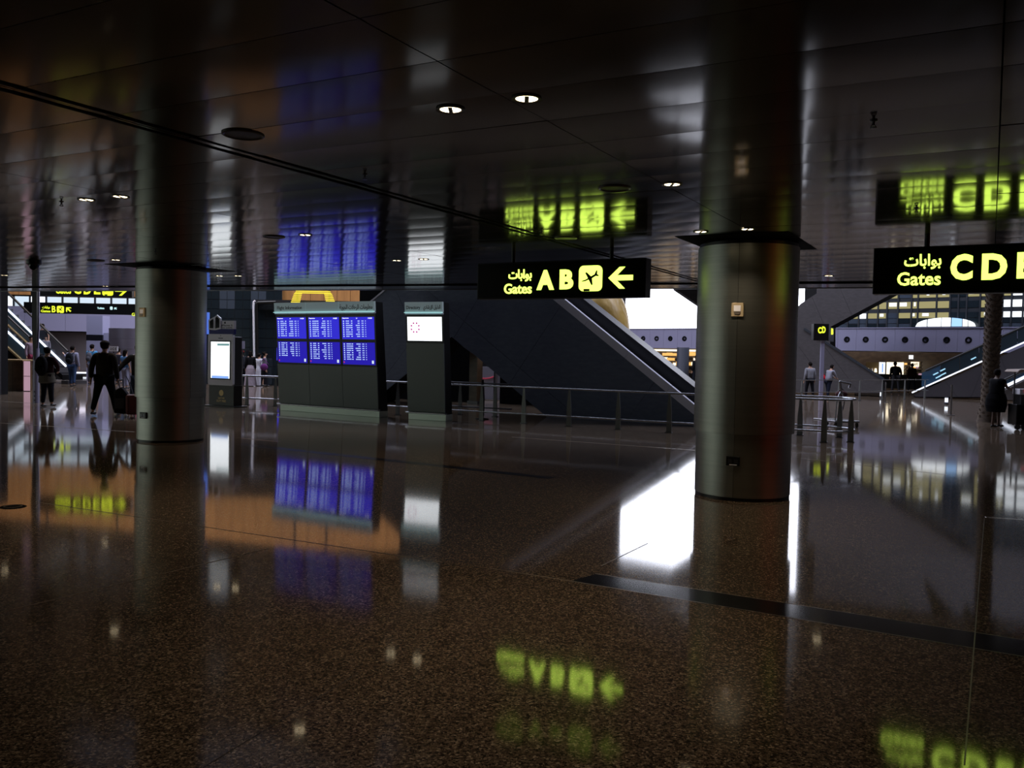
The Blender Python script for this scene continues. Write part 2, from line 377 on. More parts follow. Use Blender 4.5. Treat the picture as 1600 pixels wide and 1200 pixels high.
# ------------------------------------------------------------------ columns
def column(C, seams, call, sock, label):
    t = thing('column', label, 'column', C)
    MB().lathe(C, [(.55, 0), (.55, CEIL + .02)], 40).build('core', M['matte'], t)
    MB().lathe(C, [(.565, 0), (.565, .035), (.55, .035)], 40).build('base_ring', M['black'], t)
    MB().lathe(C, [(.545, 3.035), (.588, 3.035), (.588, 3.07), (.545, 3.07)], 40).build('collar', M['black'], t)
    for (z0, z1, r) in ((.04, .785, .572), (.79, 3.03, .602)):
        for k in range(3):
            a0 = seams[0] + math.radians(120) * k + .003; a1 = seams[0] + math.radians(120) * (k + 1) - .003
            MB().lathe(C, [(r - .03, z0), (r, z0), (r, z1), (r - .03, z1)], 16, a0, a1).build('cladding_panel', M['column'], t)
    # square dark recess plate in the ceiling round the head
    fr = Frame(Vector(C), -B, A)
    MB().fprism(fr, [(-.65, -.88), (.65, -.88), (.65, .88), (-.65, .88)], CEIL - .004, CEIL + .02).build('recess_plate', M['matte'], t)
    for (px, py), w, h, mt, nm in ((call, .14, .16, M['beige'], 'call_point'), (sock, .16, .11, M['black'], 'power_socket')):
        d = ray(px, py); d2 = Vector((d.x, d.y, 0)).normalized(); c2 = Vector((C[0], C[1], 0)); 
        # intersect vertical cylinder
        rr = .602 if nm == 'call_point' else .572
        o = Vector((0, 0, 0)); b_ = d2.dot(c2); disc = b_ * b_ - (c2.length_squared - rr * rr); s = b_ - math.sqrt(max(disc, 0)); p = d2 * s
        z = CAM.z + d.z / Vector((d.x, d.y, 0)).length * s
        n = (p - c2).normalized(); f2 = Frame(p + Z * z, Z.cross(n), Z)
        o_ = MB().fbox(f2, -w / 2, w / 2, -h / 2, h / 2, -.03, .022).build(nm, mt, t, bevel=.004)
        if nm == 'call_point':
            MB().fbox(f2, -.04, .04, -.02, .05, .022, .028).build('label_plate', M['white'], o_)
            MB().fprism(f2, [(-.04, -.03), (-.03, -.055), (.03, -.055), (.04, -.03)], .022, .03).build('call_button', M['brass'], o_)
        else:
            for sx_ in (-.035, .035): MB().fbox(f2, sx_ - .022, sx_ + .022, -.02, .025, .022, .026).build('socket_outlet', M['steel_dark'], o_)
            MB().fbox(f2, -.04, .05, -.046, -.036, .022, .025).build('label_strip', M['white'], o_)
    return t
CR = (2.87, 10.85, 0); CL = (-6.15, 15.86, 0)
column(CR, [math.radians(-104.8 - 10)], (1152.5, 484), (1145.5, 720.5), 'brushed steel clad round column beside the overhead sign with the arrow')
column(CL, [math.radians(-68.8 + 32)], (223, 488), (224.5, 649), 'brushed steel clad round column beside the phone shaped display stand')

# ------------------------------------------------------------------ gate signs
def gate_sign(name, label, a, x0, x1, zb, zt, rods, ulen=None):
    fr = frA(a); u0 = fr.uv(x0, 430)[0]; u1 = fr.uv(x1, 430)[0] if ulen is None else u0 + ulen
    t = thing(name, label, 'sign', fr.pt((u0 + u1) / 2, zb, 0))
    MB().fbox(fr, u0, u1, zb, zt, -.20, 0).build('casing', M['black'], t, bevel=.006)
    MB().fbox(fr, u0 + .02, u1 - .02, zb + .02, zt - .02, 0, .004).build('face_panel', M['signface'], t)
    for rx in rods:
        ru = fr.uv(rx, 400)[0]
        MB().tube(fr.pt(ru, zt - .01, -.1), fr.pt(ru, CEIL + .015, -.1), .028, n=10).build('suspension_rod', M['black'], t)
    return t, fr.off(.004)
t, fr = gate_sign('gate_sign', 'lit black overhead sign for gates A B with plane icon and arrow', 10.75, 746, 1009, 2.445, 2.95, (797, 951))
for s, r, bd in (('A', (839, 422, 866, 453), .05), ('B', (875, 421, 896, 452), .05), ('Gates', (788, 443, 831, 459), .018), (AR_GATES, (795, 421, 831, 440), .022)):
    text(MB(), fr, s, fr.rect(*r), 0, .012, bd).build('lettering', M['letters'], t)
icon(t, fr, fr.rect(905, 415, 941, 455), 0, M['letters'], M['signface'])
arrow(fr, fr.rect(951, 417, 989, 451), 0).build('arrow', M['letters'], t)
t, fr = gate_sign('gate_sign', 'lit black overhead sign for gates C D E above the palm trunk', 10.75, 1364, 0, 2.445, 2.965, (1447,), 3.3)
cu = fr.uv(1447, 400)[0] + 1.9
MB().tube(fr.pt(cu, 2.955, -.1), fr.pt(cu, CEIL + .015, -.1), .028).build('suspension_rod', M['black'], t)
for s, r, bd in (('C', (1485, 397, 1520, 438), .045), ('D', (1534, 396, 1574, 437), .045), ('E', (1589, 394, 1615, 435), .045), ('Gates', (1402, 425, 1470, 446), .018), (AR_GATES, (1413, 397, 1471, 421), .022)):
    text(MB(), fr, s, fr.rect(*r), 0, .012, bd).build('lettering', M['letters'], t)
icon(t, fr, fr.rect(1632, 390, 1682, 438), 0, M['letters'], M['signface'])
arrow(fr, fr.rect(1700, 390, 1750, 432), 0, (1, 0)).build('arrow', M['letters'], t)

# ------------------------------------------------------------------ ceiling fittings
LC = CEIL - .001
FEET = {}
dl = None
lights = [(704, 171, 'lit downlight directly over the centre floor, one of the big close pair, the one farther from the gate sign'), (823, 154, 'lit downlight of the big close pair, the one nearer the gate sign'),
          (135, 312, 'lit downlight of the pair before the near steel column, the dimmer outer one'), (188, 307, 'lit downlight of the pair before the near steel column, beside the column'),
          (1050, 288, 'single lit downlight between the gate sign reflection and the column'), (477, 367, 'single lit downlight over the flight boards'),
          (620, 407, 'lit downlight of a pair over the directory stand, towards the flight boards'), (662, 405, 'lit downlight of a pair over the directory stand, above its screen'),
          (1095, 362, 'lit downlight just off the head of the column beside the arrow sign'), (1168, 358, 'lit downlight in front of the head of the column beside the arrow sign'),
          (1295, 431, 'small lit downlight near the ceiling edge before the gates C D E sign'), (7, 430, 'small lit downlight near the grey tiled pier'),
          (181, 406, 'small lit downlight just off the head of the column by the phone stand'), (343, 431, 'small lit downlight over the phone shaped stand'),
          (372, 431, 'small lit downlight past the phone shaped stand, towards the flight boards'), (165, 447, 'tiny lit downlight at the ceiling edge over the hooded man'), (186, 448, 'tiny lit downlight at the ceiling edge beside the column')]
for i, (px, py, lab) in enumerate(lights):
    p = fl(px, py, CEIL)
    words_ = lab.split(); lab = ' '.join(words_[:16])
    if i == 0:
        dl = thing('downlight', lab, 'ceiling light', p, 'recessed downlights')
        MB().lathe(p, [(.060, -.001), (.066, -.005), (.084, -.007), (.084, .003)], 24).build('trim_ring', M['ring'], dl)
        MB().lathe(p, [(0.0, -.002), (.062, -.002)], 24).build('lens', M['downlight'], dl)
        MB().fbox(Frame(p, (1, 0, 0), (0, 1, 0)), -.012, .012, -.055, .055, -.006, -.003).build('lamp_clip', M['ring'], dl)
    else: dup(dl, p, lab)
    lamp('downlight_lamp', 'SPOT', p + Z * -.02, 36, (1, .80, .58), .04, spot=math.radians(120), blend=.9)
# two more rows behind the camera light the near floor the same way
for x, y, wh in ((-3.2, -1.5, 'just behind the viewer, on the groove side'), (2.4, -2.6, 'just behind the viewer, on the side of the red shop'), (-1, -6, 'midway to the rear wall'), (5, -6.5, 'near the rear wall towards the red shop'), (-7, -4, 'behind the viewer towards the pale shop'), (7.5, 1.5, 'beside the viewer before the red shop'), (-6.4, 3.6, 'beside the viewer past the double groove')):
    p = Vector((x, y, CEIL)); dup(dl, p, 'recessed downlight ' + wh); lamp('downlight_lamp', 'SPOT', p + Z * -.02, 36, (1, .80, .58), .04, spot=math.radians(120), blend=.9)
sp = None
for i, (px, py, lab) in enumerate([(380, 210, 'big dark round ceiling speaker beside the long double groove'), (960, 294, 'dark round ceiling speaker above the arrow of the gate sign'), (428, 370, 'small dark round ceiling speaker near the flight board reflection'),
                     (150, 407, 'small dark round ceiling speaker near the hooded man'), (884, 372, 'dark round ceiling speaker just over the plane icon')]):
    p = fl(px, py, CEIL)
    if not sp:
        sp = thing('ceiling_speaker', lab, 'speaker', p, 'round ceiling speakers')
        MB().lathe(p, [(0, -.004), (.115, -.004), (.13, -.008), (.135, .004)], 28).build('grille', M['grille'], sp)
        MB().lathe(p, [(.118, -.006), (.128, -.011), (.138, -.006), (.138, .004)], 28).build('rim', M['ring'], sp)
    else: dup(sp, p, lab)
sk = None
for px, py, lab in [(1365, 188, 'small ceiling sprinkler over the column recess side, nearest the viewer'), (570, 272, 'small ceiling sprinkler beyond the long double groove'), (96, 315, 'small ceiling sprinkler next to the pair of lit downlights'),
                    (1432, 325, 'small ceiling sprinkler in the green glow over the gates C sign'), (846, 361, 'small ceiling sprinkler in the green glow over the arrow sign'), (243, 393, 'small ceiling sprinkler over the column by the phone stand')]:
    p = fl(px, py, CEIL)
    if not sk:
        sk = thing('sprinkler', lab, 'sprinkler', p, 'ceiling sprinklers')
        MB().lathe(p, [(.022, .003), (.022, -.004), (.008, -.008), (.008, -.03), (0, -.03)], 14).build('escutcheon', M['steel_dark'], sk)
        mb = MB().lathe(p, [(0, -.043), (.02, -.041), (.02, -.045), (0, -.046)], 12)
        for sx_ in (-1, 1): mb.path([p + Vector((.008 * sx_, 0, -.025)), p + Vector((.014 * sx_, 0, -.036)), p + Vector((.003 * sx_, 0, -.044))], .003, 5)
        mb.build('deflector', M['steel_dark'], sk)
    else: dup(sk, p, lab)
p = fl(53, 409, CEIL)
t = thing('dome_camera', 'black dome camera on the ceiling above the tall sign mast', 'camera', p)
MB().lathe(p, [(.12, .004), (.12, -.04), (.10, -.05)], 20).build('housing', M['black'], t)
MB().ball(p + Z * -.05, (.085, .085, .1)).build('dome', M['signface'], t)

# ------------------------------------------------------------------ flight information board
def tilted(pl, pr, ang):
    pl = Vector((pl.x, pl.y, 0)); pr = Vector((pr.x, pr.y, 0)); u = (pr - pl).normalized()
    n = u.cross(Z)          # towards viewer
    if n.y > 0: n = -n
    v = (Z * math.cos(ang) + n * math.sin(ang)).normalized()
    return Frame(pl, u, v), (pr - pl).length
M['scr'] = emat('screen_blue', (.028, .022, .62), 1.0)
M['scr2'] = emat('screen_blue_deep', (.016, .008, .40), 1.0)
M['scrtxt'] = emat('screen_text', (.45, .60, 1), 1.1)
M['scrwhite'] = emat('screen_white', (.92, .96, 1), 1.6)
M['magenta'] = emat('magenta_dots', (.50, .02, .25), 1)
M['redtxt'] = emat('red_text', (.7, .03, .10), 1)
def board(label, pl, pr, n, zt, screens, ang, name, heads):
    fr, W = tilted(pl, pr, ang); mw = W / n; t = thing(name, label, 'information display', fr.pt(W / 2, 0, -.1))
    f0 = Frame(fr.O, fr.U, Z)
    # side profile: front leans out, back leans away
    def prof(u0, u1, poly, nm, mt, bev=0):
        ff = Frame(f0.O, -f0.N, Z)   # u axis = depth away from the viewer
        mb = MB(); c = []
        k = len(poly)
        for u in (u0, u1): c += [f0.pt(u, z, -d) for d, z in poly]
        mb.add(c, [list(range(k)), list(range(k, 2 * k))[::-1]] + [((i + 1) % k, i, k + i, k + (i + 1) % k) for i in range(k)])
        return mb.build(nm, mt, t, bevel=bev)
    s = math.sin(ang); ca = math.cos(ang); fx = lambda v: -v * s   # depth of the front face at height v
    prof(.02, W - .02, [(.03 + fx(.2), .15), (.36, .15), (.10, zt - .02), (.03 + fx(zt), zt - .02)], 'cabinet', M['black'])
    prof(.0, W, [(.02, 0), (.34, 0), (.34, .155), (.02, .155)], 'plinth', M['plinth'], .004)
    for i in range(n):
        u0, u1 = i * mw + .006, (i + 1) * mw - .006
        MB().fbox(fr, u0, u1, .21, screens[-1][0] - .05, -.02, .012).build('front_panel', M['boardgrey'], t)
        MB().fbox(fr, u0, u1, screens[-1][0] - .04, zt - .32, -.02, .004).build('screen_bezel', M['black'], t)
        MB().fbox(fr, u0, u1, zt - .245, zt, -.02, .05).build('header_panel', M['boardhead'], t)
        MB().fbox(fr, u0, u1, zt - .262, zt - .247, .01, .085).build('header_light', M['headglow'], t)
        MB().fbox(fr, u0, u1, zt - .30, zt - .262, -.02, .045).build('header_lip', M['trimsteel'], t)
    MB().fbox(fr, -.03, W + .03, .165, .20, -.03, .07).build('ledge', M['steel'], t, bevel=.004)
    hd = fr.off(.05)
    for s_, (a, b2), (v0, v1) in heads: text(MB(), hd, s_, (a * W, b2 * W, zt + v0, zt + v1), 0, .004, .012).build('lettering', M['black'], t)
    return t, fr, W, mw
PLb, PRb = fl(437, 641), fl(592, 652.5)
HB = 2.92
scr = [(1.965, 2.53), (1.32, 1.885)]
fbt, fr, W, mw = board('three bay flight information board with six blue screens standing beside the guard rail', PLb, PRb, 3, HB, scr, math.radians(4.0), 'flight_information_board',
    [('Flight Information', (.035, .295), (-.21, -.09)), (AR_FLIGHT, (.675, .985), (-.23, -.07))])
mb_w = None
for i in range(3):
    for r, (v0, v1) in enumerate(scr):
        u0, u1 = i * mw + .05, (i + 1) * mw - .05
        s = MB().fbox(fr, u0, u1, v0, v1, 0, .012).build('display_screen', M['scr'] if r == 0 else M['scr2'], fbt)
        wdt = u1 - u0; hgt = v1 - v0; mb = MB(); g = .0125
        rows = 8; top = v1 - (.16 if r == 0 else .05) * hgt; step = .098 * hgt; nrow = 8 if r == 0 else (7 if i == 0 else 8)
        for k in range(nrow):
            v = top - step * k
            def q(a, b2, h=.45): mb.fbox(fr, u0 + a * wdt, u0 + b2 * wdt, v - step * h, v, g, g + .001)
            q(.04, .075, .6)
            x = .13
            for c in range(R.randint(3, 5)): q(x, x + .028, .48); x += .036
            q(.29, .335)
            x = .56 - .03 * R.randint(2, 5)
            while x < .55: q(x, x + .026, .48); x += .033
            q(.62, .645); q(.655, .68); q(.73, .75)
        mb.build('screen_text', M['scrtxt'], s, kind='stuff')
        if r == 0:
            text(MB(), fr, 'Departures', (u0 + .02 * wdt, u0 + .22 * wdt, v1 - .085 * hgt, v1 - .03 * hgt), g, g + .001, .02).build('screen_heading', M['scrwhite'], s)
            MB().fprism(fr, [(u0 + wdt * (.47 + .025 * x), v1 - hgt * (.06 - .04 * y)) for x, y in PLANE], g, g + .001).build('plane_symbol', M['scrwhite'], s)
            text(MB(), fr, '14:20', (u0 + .82 * wdt, u0 + .94 * wdt, v1 - .085 * hgt, v1 - .03 * hgt), g, g + .001, .02).build('screen_clock', M['scrwhite'], s)
        else:
            MB().fbox(fr, u0 + .02 * wdt, u0 + .05 * wdt, v0 + .07 * hgt, v0 + .13 * hgt, g, g + .001).build('status_mark', M['redtxt'], s)
            MB().fbox(fr, u0 + .90 * wdt, u0 + .96 * wdt, v0 + .06 * hgt, v0 + .2 * hgt, g, g + .001).build('status_icon', M['paneday'], s)
PLd, PRd = fl(637.5, 655), fl(696, 658.5)
HD = 2.89
dk, fr, W, mw = board('narrow directory stand with one white screen and a ring of magenta dots', PLd, PRd, 1, HD, [(1.94, 2.535)], math.radians(4.0), 'directory_stand',
    [('Directory', (.05, .42), (-.20, -.09)), (AR_DIR, (.50, .95), (-.22, -.07))])
s = MB().fbox(fr, .05, W - .05, 1.95, 2.53, 0, .012).build('display_screen', M['scrwhite'], dk)
cu, cv = .05 + (W - .1) * .23, 2.27
for k in range(8):
    a = math.radians(22.5 + 45 * k); c = (cu + .115 * math.cos(a) , cv + .115 * math.sin(a))
    MB().fprism(fr, [(c[0] + .027 * math.cos(a + x), c[1] + .027 * math.sin(a + x)) for x in (0, 1.57, 3.14, 4.71)], .012, .018).build('logo_dot', M['magenta'], s)

# ------------------------------------------------------------------ phone-shaped display stand
base = fl(345, 635.5); fk = Frame(Vector((base.x, base.y, 0)), -B, Z)
k0, k1 = fk.uv(327, 560)[0], fk.uv(366, 560)[0]
t = thing('phone_display_stand', 'tall stand shaped like a giant white smartphone with a lit screen and black base', 'advertising stand', fk.O)
def V_(py, px=347): return fk.uv(px, py)[1]
MB().fbox(fk, k0 - .10, k1 + .12, 0, .035, -.40, .10).build('base_plate', M['black'], t, bevel=.004)
MB().fbox(fk, k0, k1 - .01, .03, V_(602), -.32, 0).build('pedestal', M['black'], t, bevel=.004)
MB().fbox(fk, k0 + .03, k1 - .03, V_(602), V_(526), -.32, -.02).build('rear_body', M['steel_dark'], t, bevel=.01)
fp = fk.off(0)
ph = MB().fprism(fp, rrect(k0, k1, V_(602), V_(522), .07, 6), -.02, .05).build('phone_body', M['white'], t)
MB().fbox(fp, *fk.rect(330.5, 532, 362.5, 593), .05, .056).build('screen_border', M['black'], ph)
rs = fk.rect(332, 534, 361, 591); ss = MB().fbox(fp, *rs, .056, .060).build('display_screen', M['scrwhite'], ph)
MB().fbox(fp, rs[0] + .04, rs[1] - .03, rs[2], rs[2] + .07, .060, .062).build('screen_toolbar', M['ledblue'], ss)
MB().fbox(fp, rs[0] + .25, rs[1] - .01, rs[3] - .11, rs[3] - .05, .060, .062).build('screen_header', mat('teal', (.2, .4, .42), .5, 0, (.25, .5, .5), .6), ss)
c = fk.rect(345, 526, 349, 528); MB().fbox(fp, c[0] - .04, c[1] + .04, c[2] - .02, c[2], .05, .054).build('earpiece', M['black'], ph)
MB().tube(fp.pt((c[0] + c[1]) / 2, c[3] + .025, .049), fp.pt((c[0] + c[1]) / 2, c[3] + .025, .054), .014, n=12).build('camera_dot', M['black'], ph)
cu = (k0 + k1) / 2; cv = V_(614)
lg = MB().tube(fp.pt(cu, cv, 0), fp.pt(cu, cv, .006), .085, n=24).build('emblem', M['goldtrim'], t)
text(MB(), fp, 'QATAR', (cu - .13, cu + .13, cv - .18, cv - .12), 0, .004, .015).build('lettering', M['goldtrim'], t)
text(MB(), fp, 'DUTY FREE', (cu - .18, cu + .18, cv - .26, cv - .20), 0, .004, .015).build('lettering', M['goldtrim'], t)
tb = MB().fbox(fk, k0, k1, V_(522), V_(514), -.06, .02).build('blue_band', mat('navy', (.03, .035, .22), .5), t)
wb = MB().fbox(fk, k0, k1, V_(514), V_(501), -.06, .02).build('header_board', M['white'], t)
text(MB(), fk, 'iPhone 5', (k0 + .50, k1 - .06, V_(510), V_(507)), .02, .024, .01).build('lettering', M['black'], wb)
text(MB(), fk, 'now available', (k0 + .50, k1 - .06, V_(513), V_(511)), .02, .024, .01).build('lettering', M['black'], wb)
MB().ball(fk.pt(k0 + .64, V_(504.3), .022), (.028, .01, .032), 6, 10).build('fruit_logo', M['black'], wb)
def pxp(l, f=fk): return [f.uv(x, y) for x, y in l]
bl = MB().fprism(fk, pxp([(328, 515), (328, 500), (337, 495), (337, 516)]), .02, .05); bl.fprism(fk, pxp([(337.5, 516), (337.5, 495), (341, 492), (347, 497), (347, 514)]), .02, .055)
hb = bl.build('building_cutout', M['white'], t)
mb = MB().fprism(fk, pxp([(330, 513), (330, 502), (335.5, 498.5), (335.5, 513)]), .05, .056); mb.fprism(fk, pxp([(339, 513.5), (339, 497), (341.2, 495), (345, 498.5), (345, 512)]), .055, .061)
mb.build('building_windows', M['inlay'], hb)

# ------------------------------------------------------------------ guard rails round the floor opening
def guard(label, pts, posts, zt=.87, zl=.225, dbl=True, r=.022, mt='steel'):
    t = thing('guard_rail', label, 'railing', (pts[0].x, pts[0].y, 0))
    MB().path([p + Z * zt for p in pts], r).build('top_rail', M[mt], t)
    MB().path([p + Z * zl for p in pts], r * .9).build('lower_rail', M[mt], t)
    for p, d in posts:
        fr = Frame(Vector((p.x, p.y, 0)), d, Z)
        pm = MB().fprism(fr, [(-.06, 0), (.06, 0), (.055, .42), (.018, zt), (-.018, zt), (-.055, .42)], -.012, .012).build('post', M['postmetal'], t)
        MB().fbox(fr, -.075, .075, 0, .015, -.05, .05).build('foot_plate', M['steel_dark'], pm)
    return t
def onA_(px, a, py=600): 
    p = frA(a); u = p.uv(px, py)[0]; q = p.pt(u, 0); return q
gl = [fl(379, 632.5), fl(436, 635)]
guard('short bright steel guard rail between the phone stand and the flight board', gl, [(gl[0].lerp(gl[1], s), (gl[1] - gl[0]).normalized()) for s in (.12, .9)], zt=.86, zl=.20, r=.028)
g2 = [onA_(602, 18.9), onA_(640, 18.9)]
guard('short dark steel guard rail between the flight board and the directory stand', g2, [(onA_(622, 18.9), -B)])
near_, far_ = 18.75, 20.15
end = fl(1341, 686); ub = end.dot(-B)
def gp(px, a): return onA_(px, a)
pts = [gp(700, near_)] + [A * near_ + (-B) * (ub - .55)]
for k in range(1, 8):
    th = -math.pi / 2 + math.pi * k / 8
    pts.append(A * ((near_ + far_) / 2) + A * ((far_ - near_) / 2) * math.sin(th) + (-B) * (ub - .55 + .55 * math.cos(th)))
pts += [A * far_ + (-B) * (ub - .55), gp(1120, far_)]
posts = [(gp(x, near_), -B) for x in (753, 819, 890, 967, 1047, 1126, 1205, 1290)] + [(gp(x, far_), -B) for x in (1140, 1252, 1314)]
posts.append((pts[4], (-B)))
g3 = [gp(700, far_), gp(800, far_)]
guard('short dim guard rail across the gap under the slate escalator', g3, [(g3[0].lerp(g3[1], s), -B) for s in (.2, .75)], mt='steel_dark')
guard('long steel guard rail with finned posts curving round its end past the column', pts, posts)

# ------------------------------------------------------------------ slate clad escalators behind the rails
def clad(t, fr, poly, w0, w1, mt, cuts, gap=.008):
    # cuts: list of (point, normal) lines, cut into panels with open joints
    pieces = [poly]
    for p, n in cuts:
        n = Vector(n).normalized(); new = []
        for q in pieces:
            for s in (1, -1):
                c = clip(q, (p[0] + n.x * s * gap / 2, p[1] + n.y * s * gap / 2), (n.x * s, n.y * s))
                if len(c) > 2: new.append(c)
        pieces = new
    for q in pieces: MB().fprism(fr, q, w0, w1).build('cladding_panel', mt, t)
fe = frA(21.0)
PX = fe.poly
t = thing('escalator', 'slate clad escalator with two pale steel edge trims descending behind the guard rail', 'escalator', fe.pt(2, 0))
body = [(560, 312), (672, 310), (1105, 657), (1105, 680), (880, 674), (742, 555), (725, 543), (705, 525)]
MB().fprism(fe.off(-.03), PX(body), -1.35, 0).build('truss_body', M['matte'], t)
sl = PX([(868, 470), (1088, 643)]); sd = Vector((sl[1][0] - sl[0][0], sl[1][1] - sl[0][1])).normalized()
cuts = [(fe.uv(*p), (sd.x, sd.y)) for p in ((868, 490), (1020, 600), (745, 470))] + [(fe.uv(800, 565), (-sd.y, sd.x))]
clad(t, fe, PX(body), -.03, 0, M['slate'], cuts)
def band(fr, p0, p1, h, w0, w1, name, mt, par, nseg=1, gap=.006):
    a, b2 = fr.uv(*p0), fr.uv(*p1); d = Vector((b2[0] - a[0], b2[1] - a[1])); Ls = d.length; d.normalize(); n = Vector((-d.y, d.x))
    for k in range(nseg):
        s0, s1 = Ls * k / nseg + gap, Ls * (k + 1) / nseg - gap
        P = [(a[0] + d.x * s + n.x * hh, a[1] + d.y * s + n.y * hh) for s, hh in ((s0, 0), (s1, 0), (s1, h), (s0, h))]
        o = MB().fprism(fr, P, w0, w1).build(name, mt, par)
    return o
band(fe, (690, 325), (1110, 668.5), .20, -.10, .03, 'edge_trim', M['trimsteel'], t, 7)
ff = frA(22.3)
band(ff, (720, 323), (1120, 637.5), .17, -.05, .08, 'edge_trim', M['trimsteel'], t, 5)
MB().fprism(frA(21.9), frA(21.9).poly([(690, 312), (722, 312), (1110, 620), (1110, 672)]), -.3, .3).build('balustrade', M['black'], t)
fl2 = frA(22.75)
t = thing('escalator', 'slate clad escalator descending the other way behind the flight information board', 'escalator', fl2.pt(-4, 0))
pl = [(766, 318), (602, 455), (440, 590), (440, 632), (572, 636), (705, 526), (742, 555), (760, 560), (860, 318)]
MB().fprism(fl2.off(-.03), fl2.poly(pl), -1.2, 0).build('truss_body', M['matte'], t)
clad(t, fl2, fl2.poly(pl), -.03, 0, M['slate'], [(fl2.uv(640, 500), (.85, .5)), (fl2.uv(540, 560), (.78, .62)), (fl2.uv(690, 470), (.75, -.66))])
band(fl2, (440, 589), (766, 317), .05, -.1, .02, 'edge_trim', M['trimsteel'], t, 3)
# recess, dark pier and things glimpsed under the escalators
q = frA(24.3); t = thing('pier', 'brown square pier glimpsed in the gap under the slate escalators', 'pier', q.pt(*q.uv(739, 600)))
MB().fbox(q, q.uv(733, 600)[0], q.uv(745, 600)[0], 0, 3.0, -.35, 0).build('pier_face', M['brown'], t)
MB().fbox(q, q.uv(731, 600)[0], q.uv(747, 600)[0], 0, .12, -.38, .03).build('pier_base', M['steel_dark'], t)
q = frA(25.2); MB().fbox(q, q.uv(560, 600)[0], q.uv(738, 600)[0], 0, 4.3, -.25, 0).build('wall_dark_void', M['matte'], kind='structure')  # black wall standing in for the dark void under the escalators
q2 = frA(25.4); MB().fbox(q2, q2.uv(781, 600)[0], q2.uv(980, 600)[0], 0, 2.0, -.25, 0).build('wall_stair_core', M['matte'], kind='structure')
q = frA(27.0); t = thing('hoarding', 'pale hoarding panel with a curved red line behind the guard rail', 'panel', q.pt(*q.uv(762, 600)))
MB().fbox(q, q.uv(744, 600)[0], q.uv(800, 600)[0], .02, q.uv(762, 573)[1], -.05, 0).build('panel_board', mat('pale_board', (.42, .42, .52), .5), t)
cp = [q.uv(744 + 3.2 * k, 588 + 3.4 * math.sin(math.pi * k / 9)) for k in range(10)]
MB().path([q.pt(a, b2, .01) for a, b2 in cp], .022, 6).build('red_line', mat('red', (.45, .03, .06), .5, 0, (.5, .03, .08), .25), t)
for px in (744, 772): MB().fbox(q, q.uv(px, 600)[0], q.uv(px + 1.6, 600)[0], 0, q.uv(762, 572)[1], 0, .04).build('panel_post', M['steel'], t)
p = fl(753, 655); t = thing('belt_post', 'black slim post standing before the pale hoarding', 'post', p)
MB().lathe(p, [(.17, 0), (.17, .02), (.03, .035), (.055, .1), (.06, .55), (.03, 1.0), (0, 1.0)], 14).build('post_body', M['black'], t)
MB().lathe(p, [(.062, .50), (.066, .52), (.062, .54)], 14).build('post_band', M['steel_dark'], t)

# ------------------------------------------------------------------ atrium shell
rf = MB().box(-45, 45, 20, 75, 18, 18.3).build('ceiling_atrium', M['slate2'], kind='structure')
MB().box(-45, 45, 74, 74.4, 0, 18).build('wall_back', mat('atrium_wall', (.03, .03, .035), .6), kind='structure')
MB().box(-45.3, -45, 30, 75, 0, 18).build('wall_atrium_side', M['slate2'], kind='structure')
# left: upper gallery front, glazing above it, timber band over the hall
f52 = frY(52)
t = MB().fbox(f52, -45, -9.5, 2.44, 3.86, -8, 0).build('gallery_core', M['matte'], kind='structure'); t.name = 'wall_gallery'
u = -36.0
while u < -9.6:
    MB().fbox(f52, u + .01, u + 2.39, 2.44, 3.86, 0, .05).build('fascia_panel', M['lilac'], t); u += 2.4
gw = frY(53.2); wt = thing('window_1', None, None, gw.pt(-22, 3.86), kind='structure')
u = -36.0
while u < -13:
    for z0, z1 in ((3.86, 5.0), (5.05, 6.2)):
        MB().fbox(gw, u + .05, u + .93, z0, z1, -.02, 0).build('pane', M['paneday'] if R.random() > .12 else M['whitepane'], wt)
    MB().fbox(gw, u - .05, u + .05, 3.86, 6.3, -.05, .08).build('mullion', M['steel_dark'], wt); u += .98
MB().fbox(gw, -36, -13, 5.0, 5.05, -.05, .06).build('transom', M['steel_dark'], wt)
f40 = frY(40); tb = MB().fbox(f40, -32, -5.2, 3.86, 7.5, -1.0, 0).build('wall_timber_band', M['matte'], kind='structure')
u = -32.0
while u < -5.4:
    MB().fbox(f40, u + .008, u + .592, 3.88, 7.48, 0, .05).build('timber_panel', M['orange'], tb); u += .6
f39 = frY(39.35)
MB().fbox(f39, -11.6, -5.4, 3.66, 3.84, -.6, 0).build('trim_2', M['steel_dark'], kind='structure')
# under the gallery
MB().fbox(frY(58), -45, -9.5, 0, 2.44, -.2, 0).build('wall_gallery_rear', M['rearwall'], kind='structure')
f46 = frY(46)
def R4(fr, x0, y0, x1, y1): return fr.rect(x0, y0, x1, y1)
a, b2, _, _ = R4(f46, 135, 500, 160, 590)
t = thing('square_pillar', 'pale square pillar with a dark band under the far gallery', 'pillar', f46.pt((a + b2) / 2, 0))
for z0, z1 in ((0, .95), (.97, 1.9), (2.2, 3.2)): MB().fbox(f46, a, b2, z0, z1, -.85, 0).build('cladding_panel', M['lilac'], t)
MB().fbox(f46, a + .02, b2 - .02, 0, 3.2, -.83, -.02).build('core', M['matte'], t)
MB().fbox(f46, a - .01, b2 + .01, 1.9, 2.2, -.86, .01).build('dark_band', M['inlay'], t)
a, b2, _, _ = R4(f46, 160, 500, 173, 590)
t = MB().fbox(f46, a, b2, 0.0, 2.3, -.3, -.1).build('white_panel', M['lilac'], None, loc=f46.pt(a, 0)); tag(t, 'narrow white wall panel between the pale square pillar and the steel drum', 'panel')
c = atY(203, 560, 43); c.z = 0
t = thing('steel_drum', 'wide pale metal drum wall under the gallery behind the hooded man', 'drum wall', c)
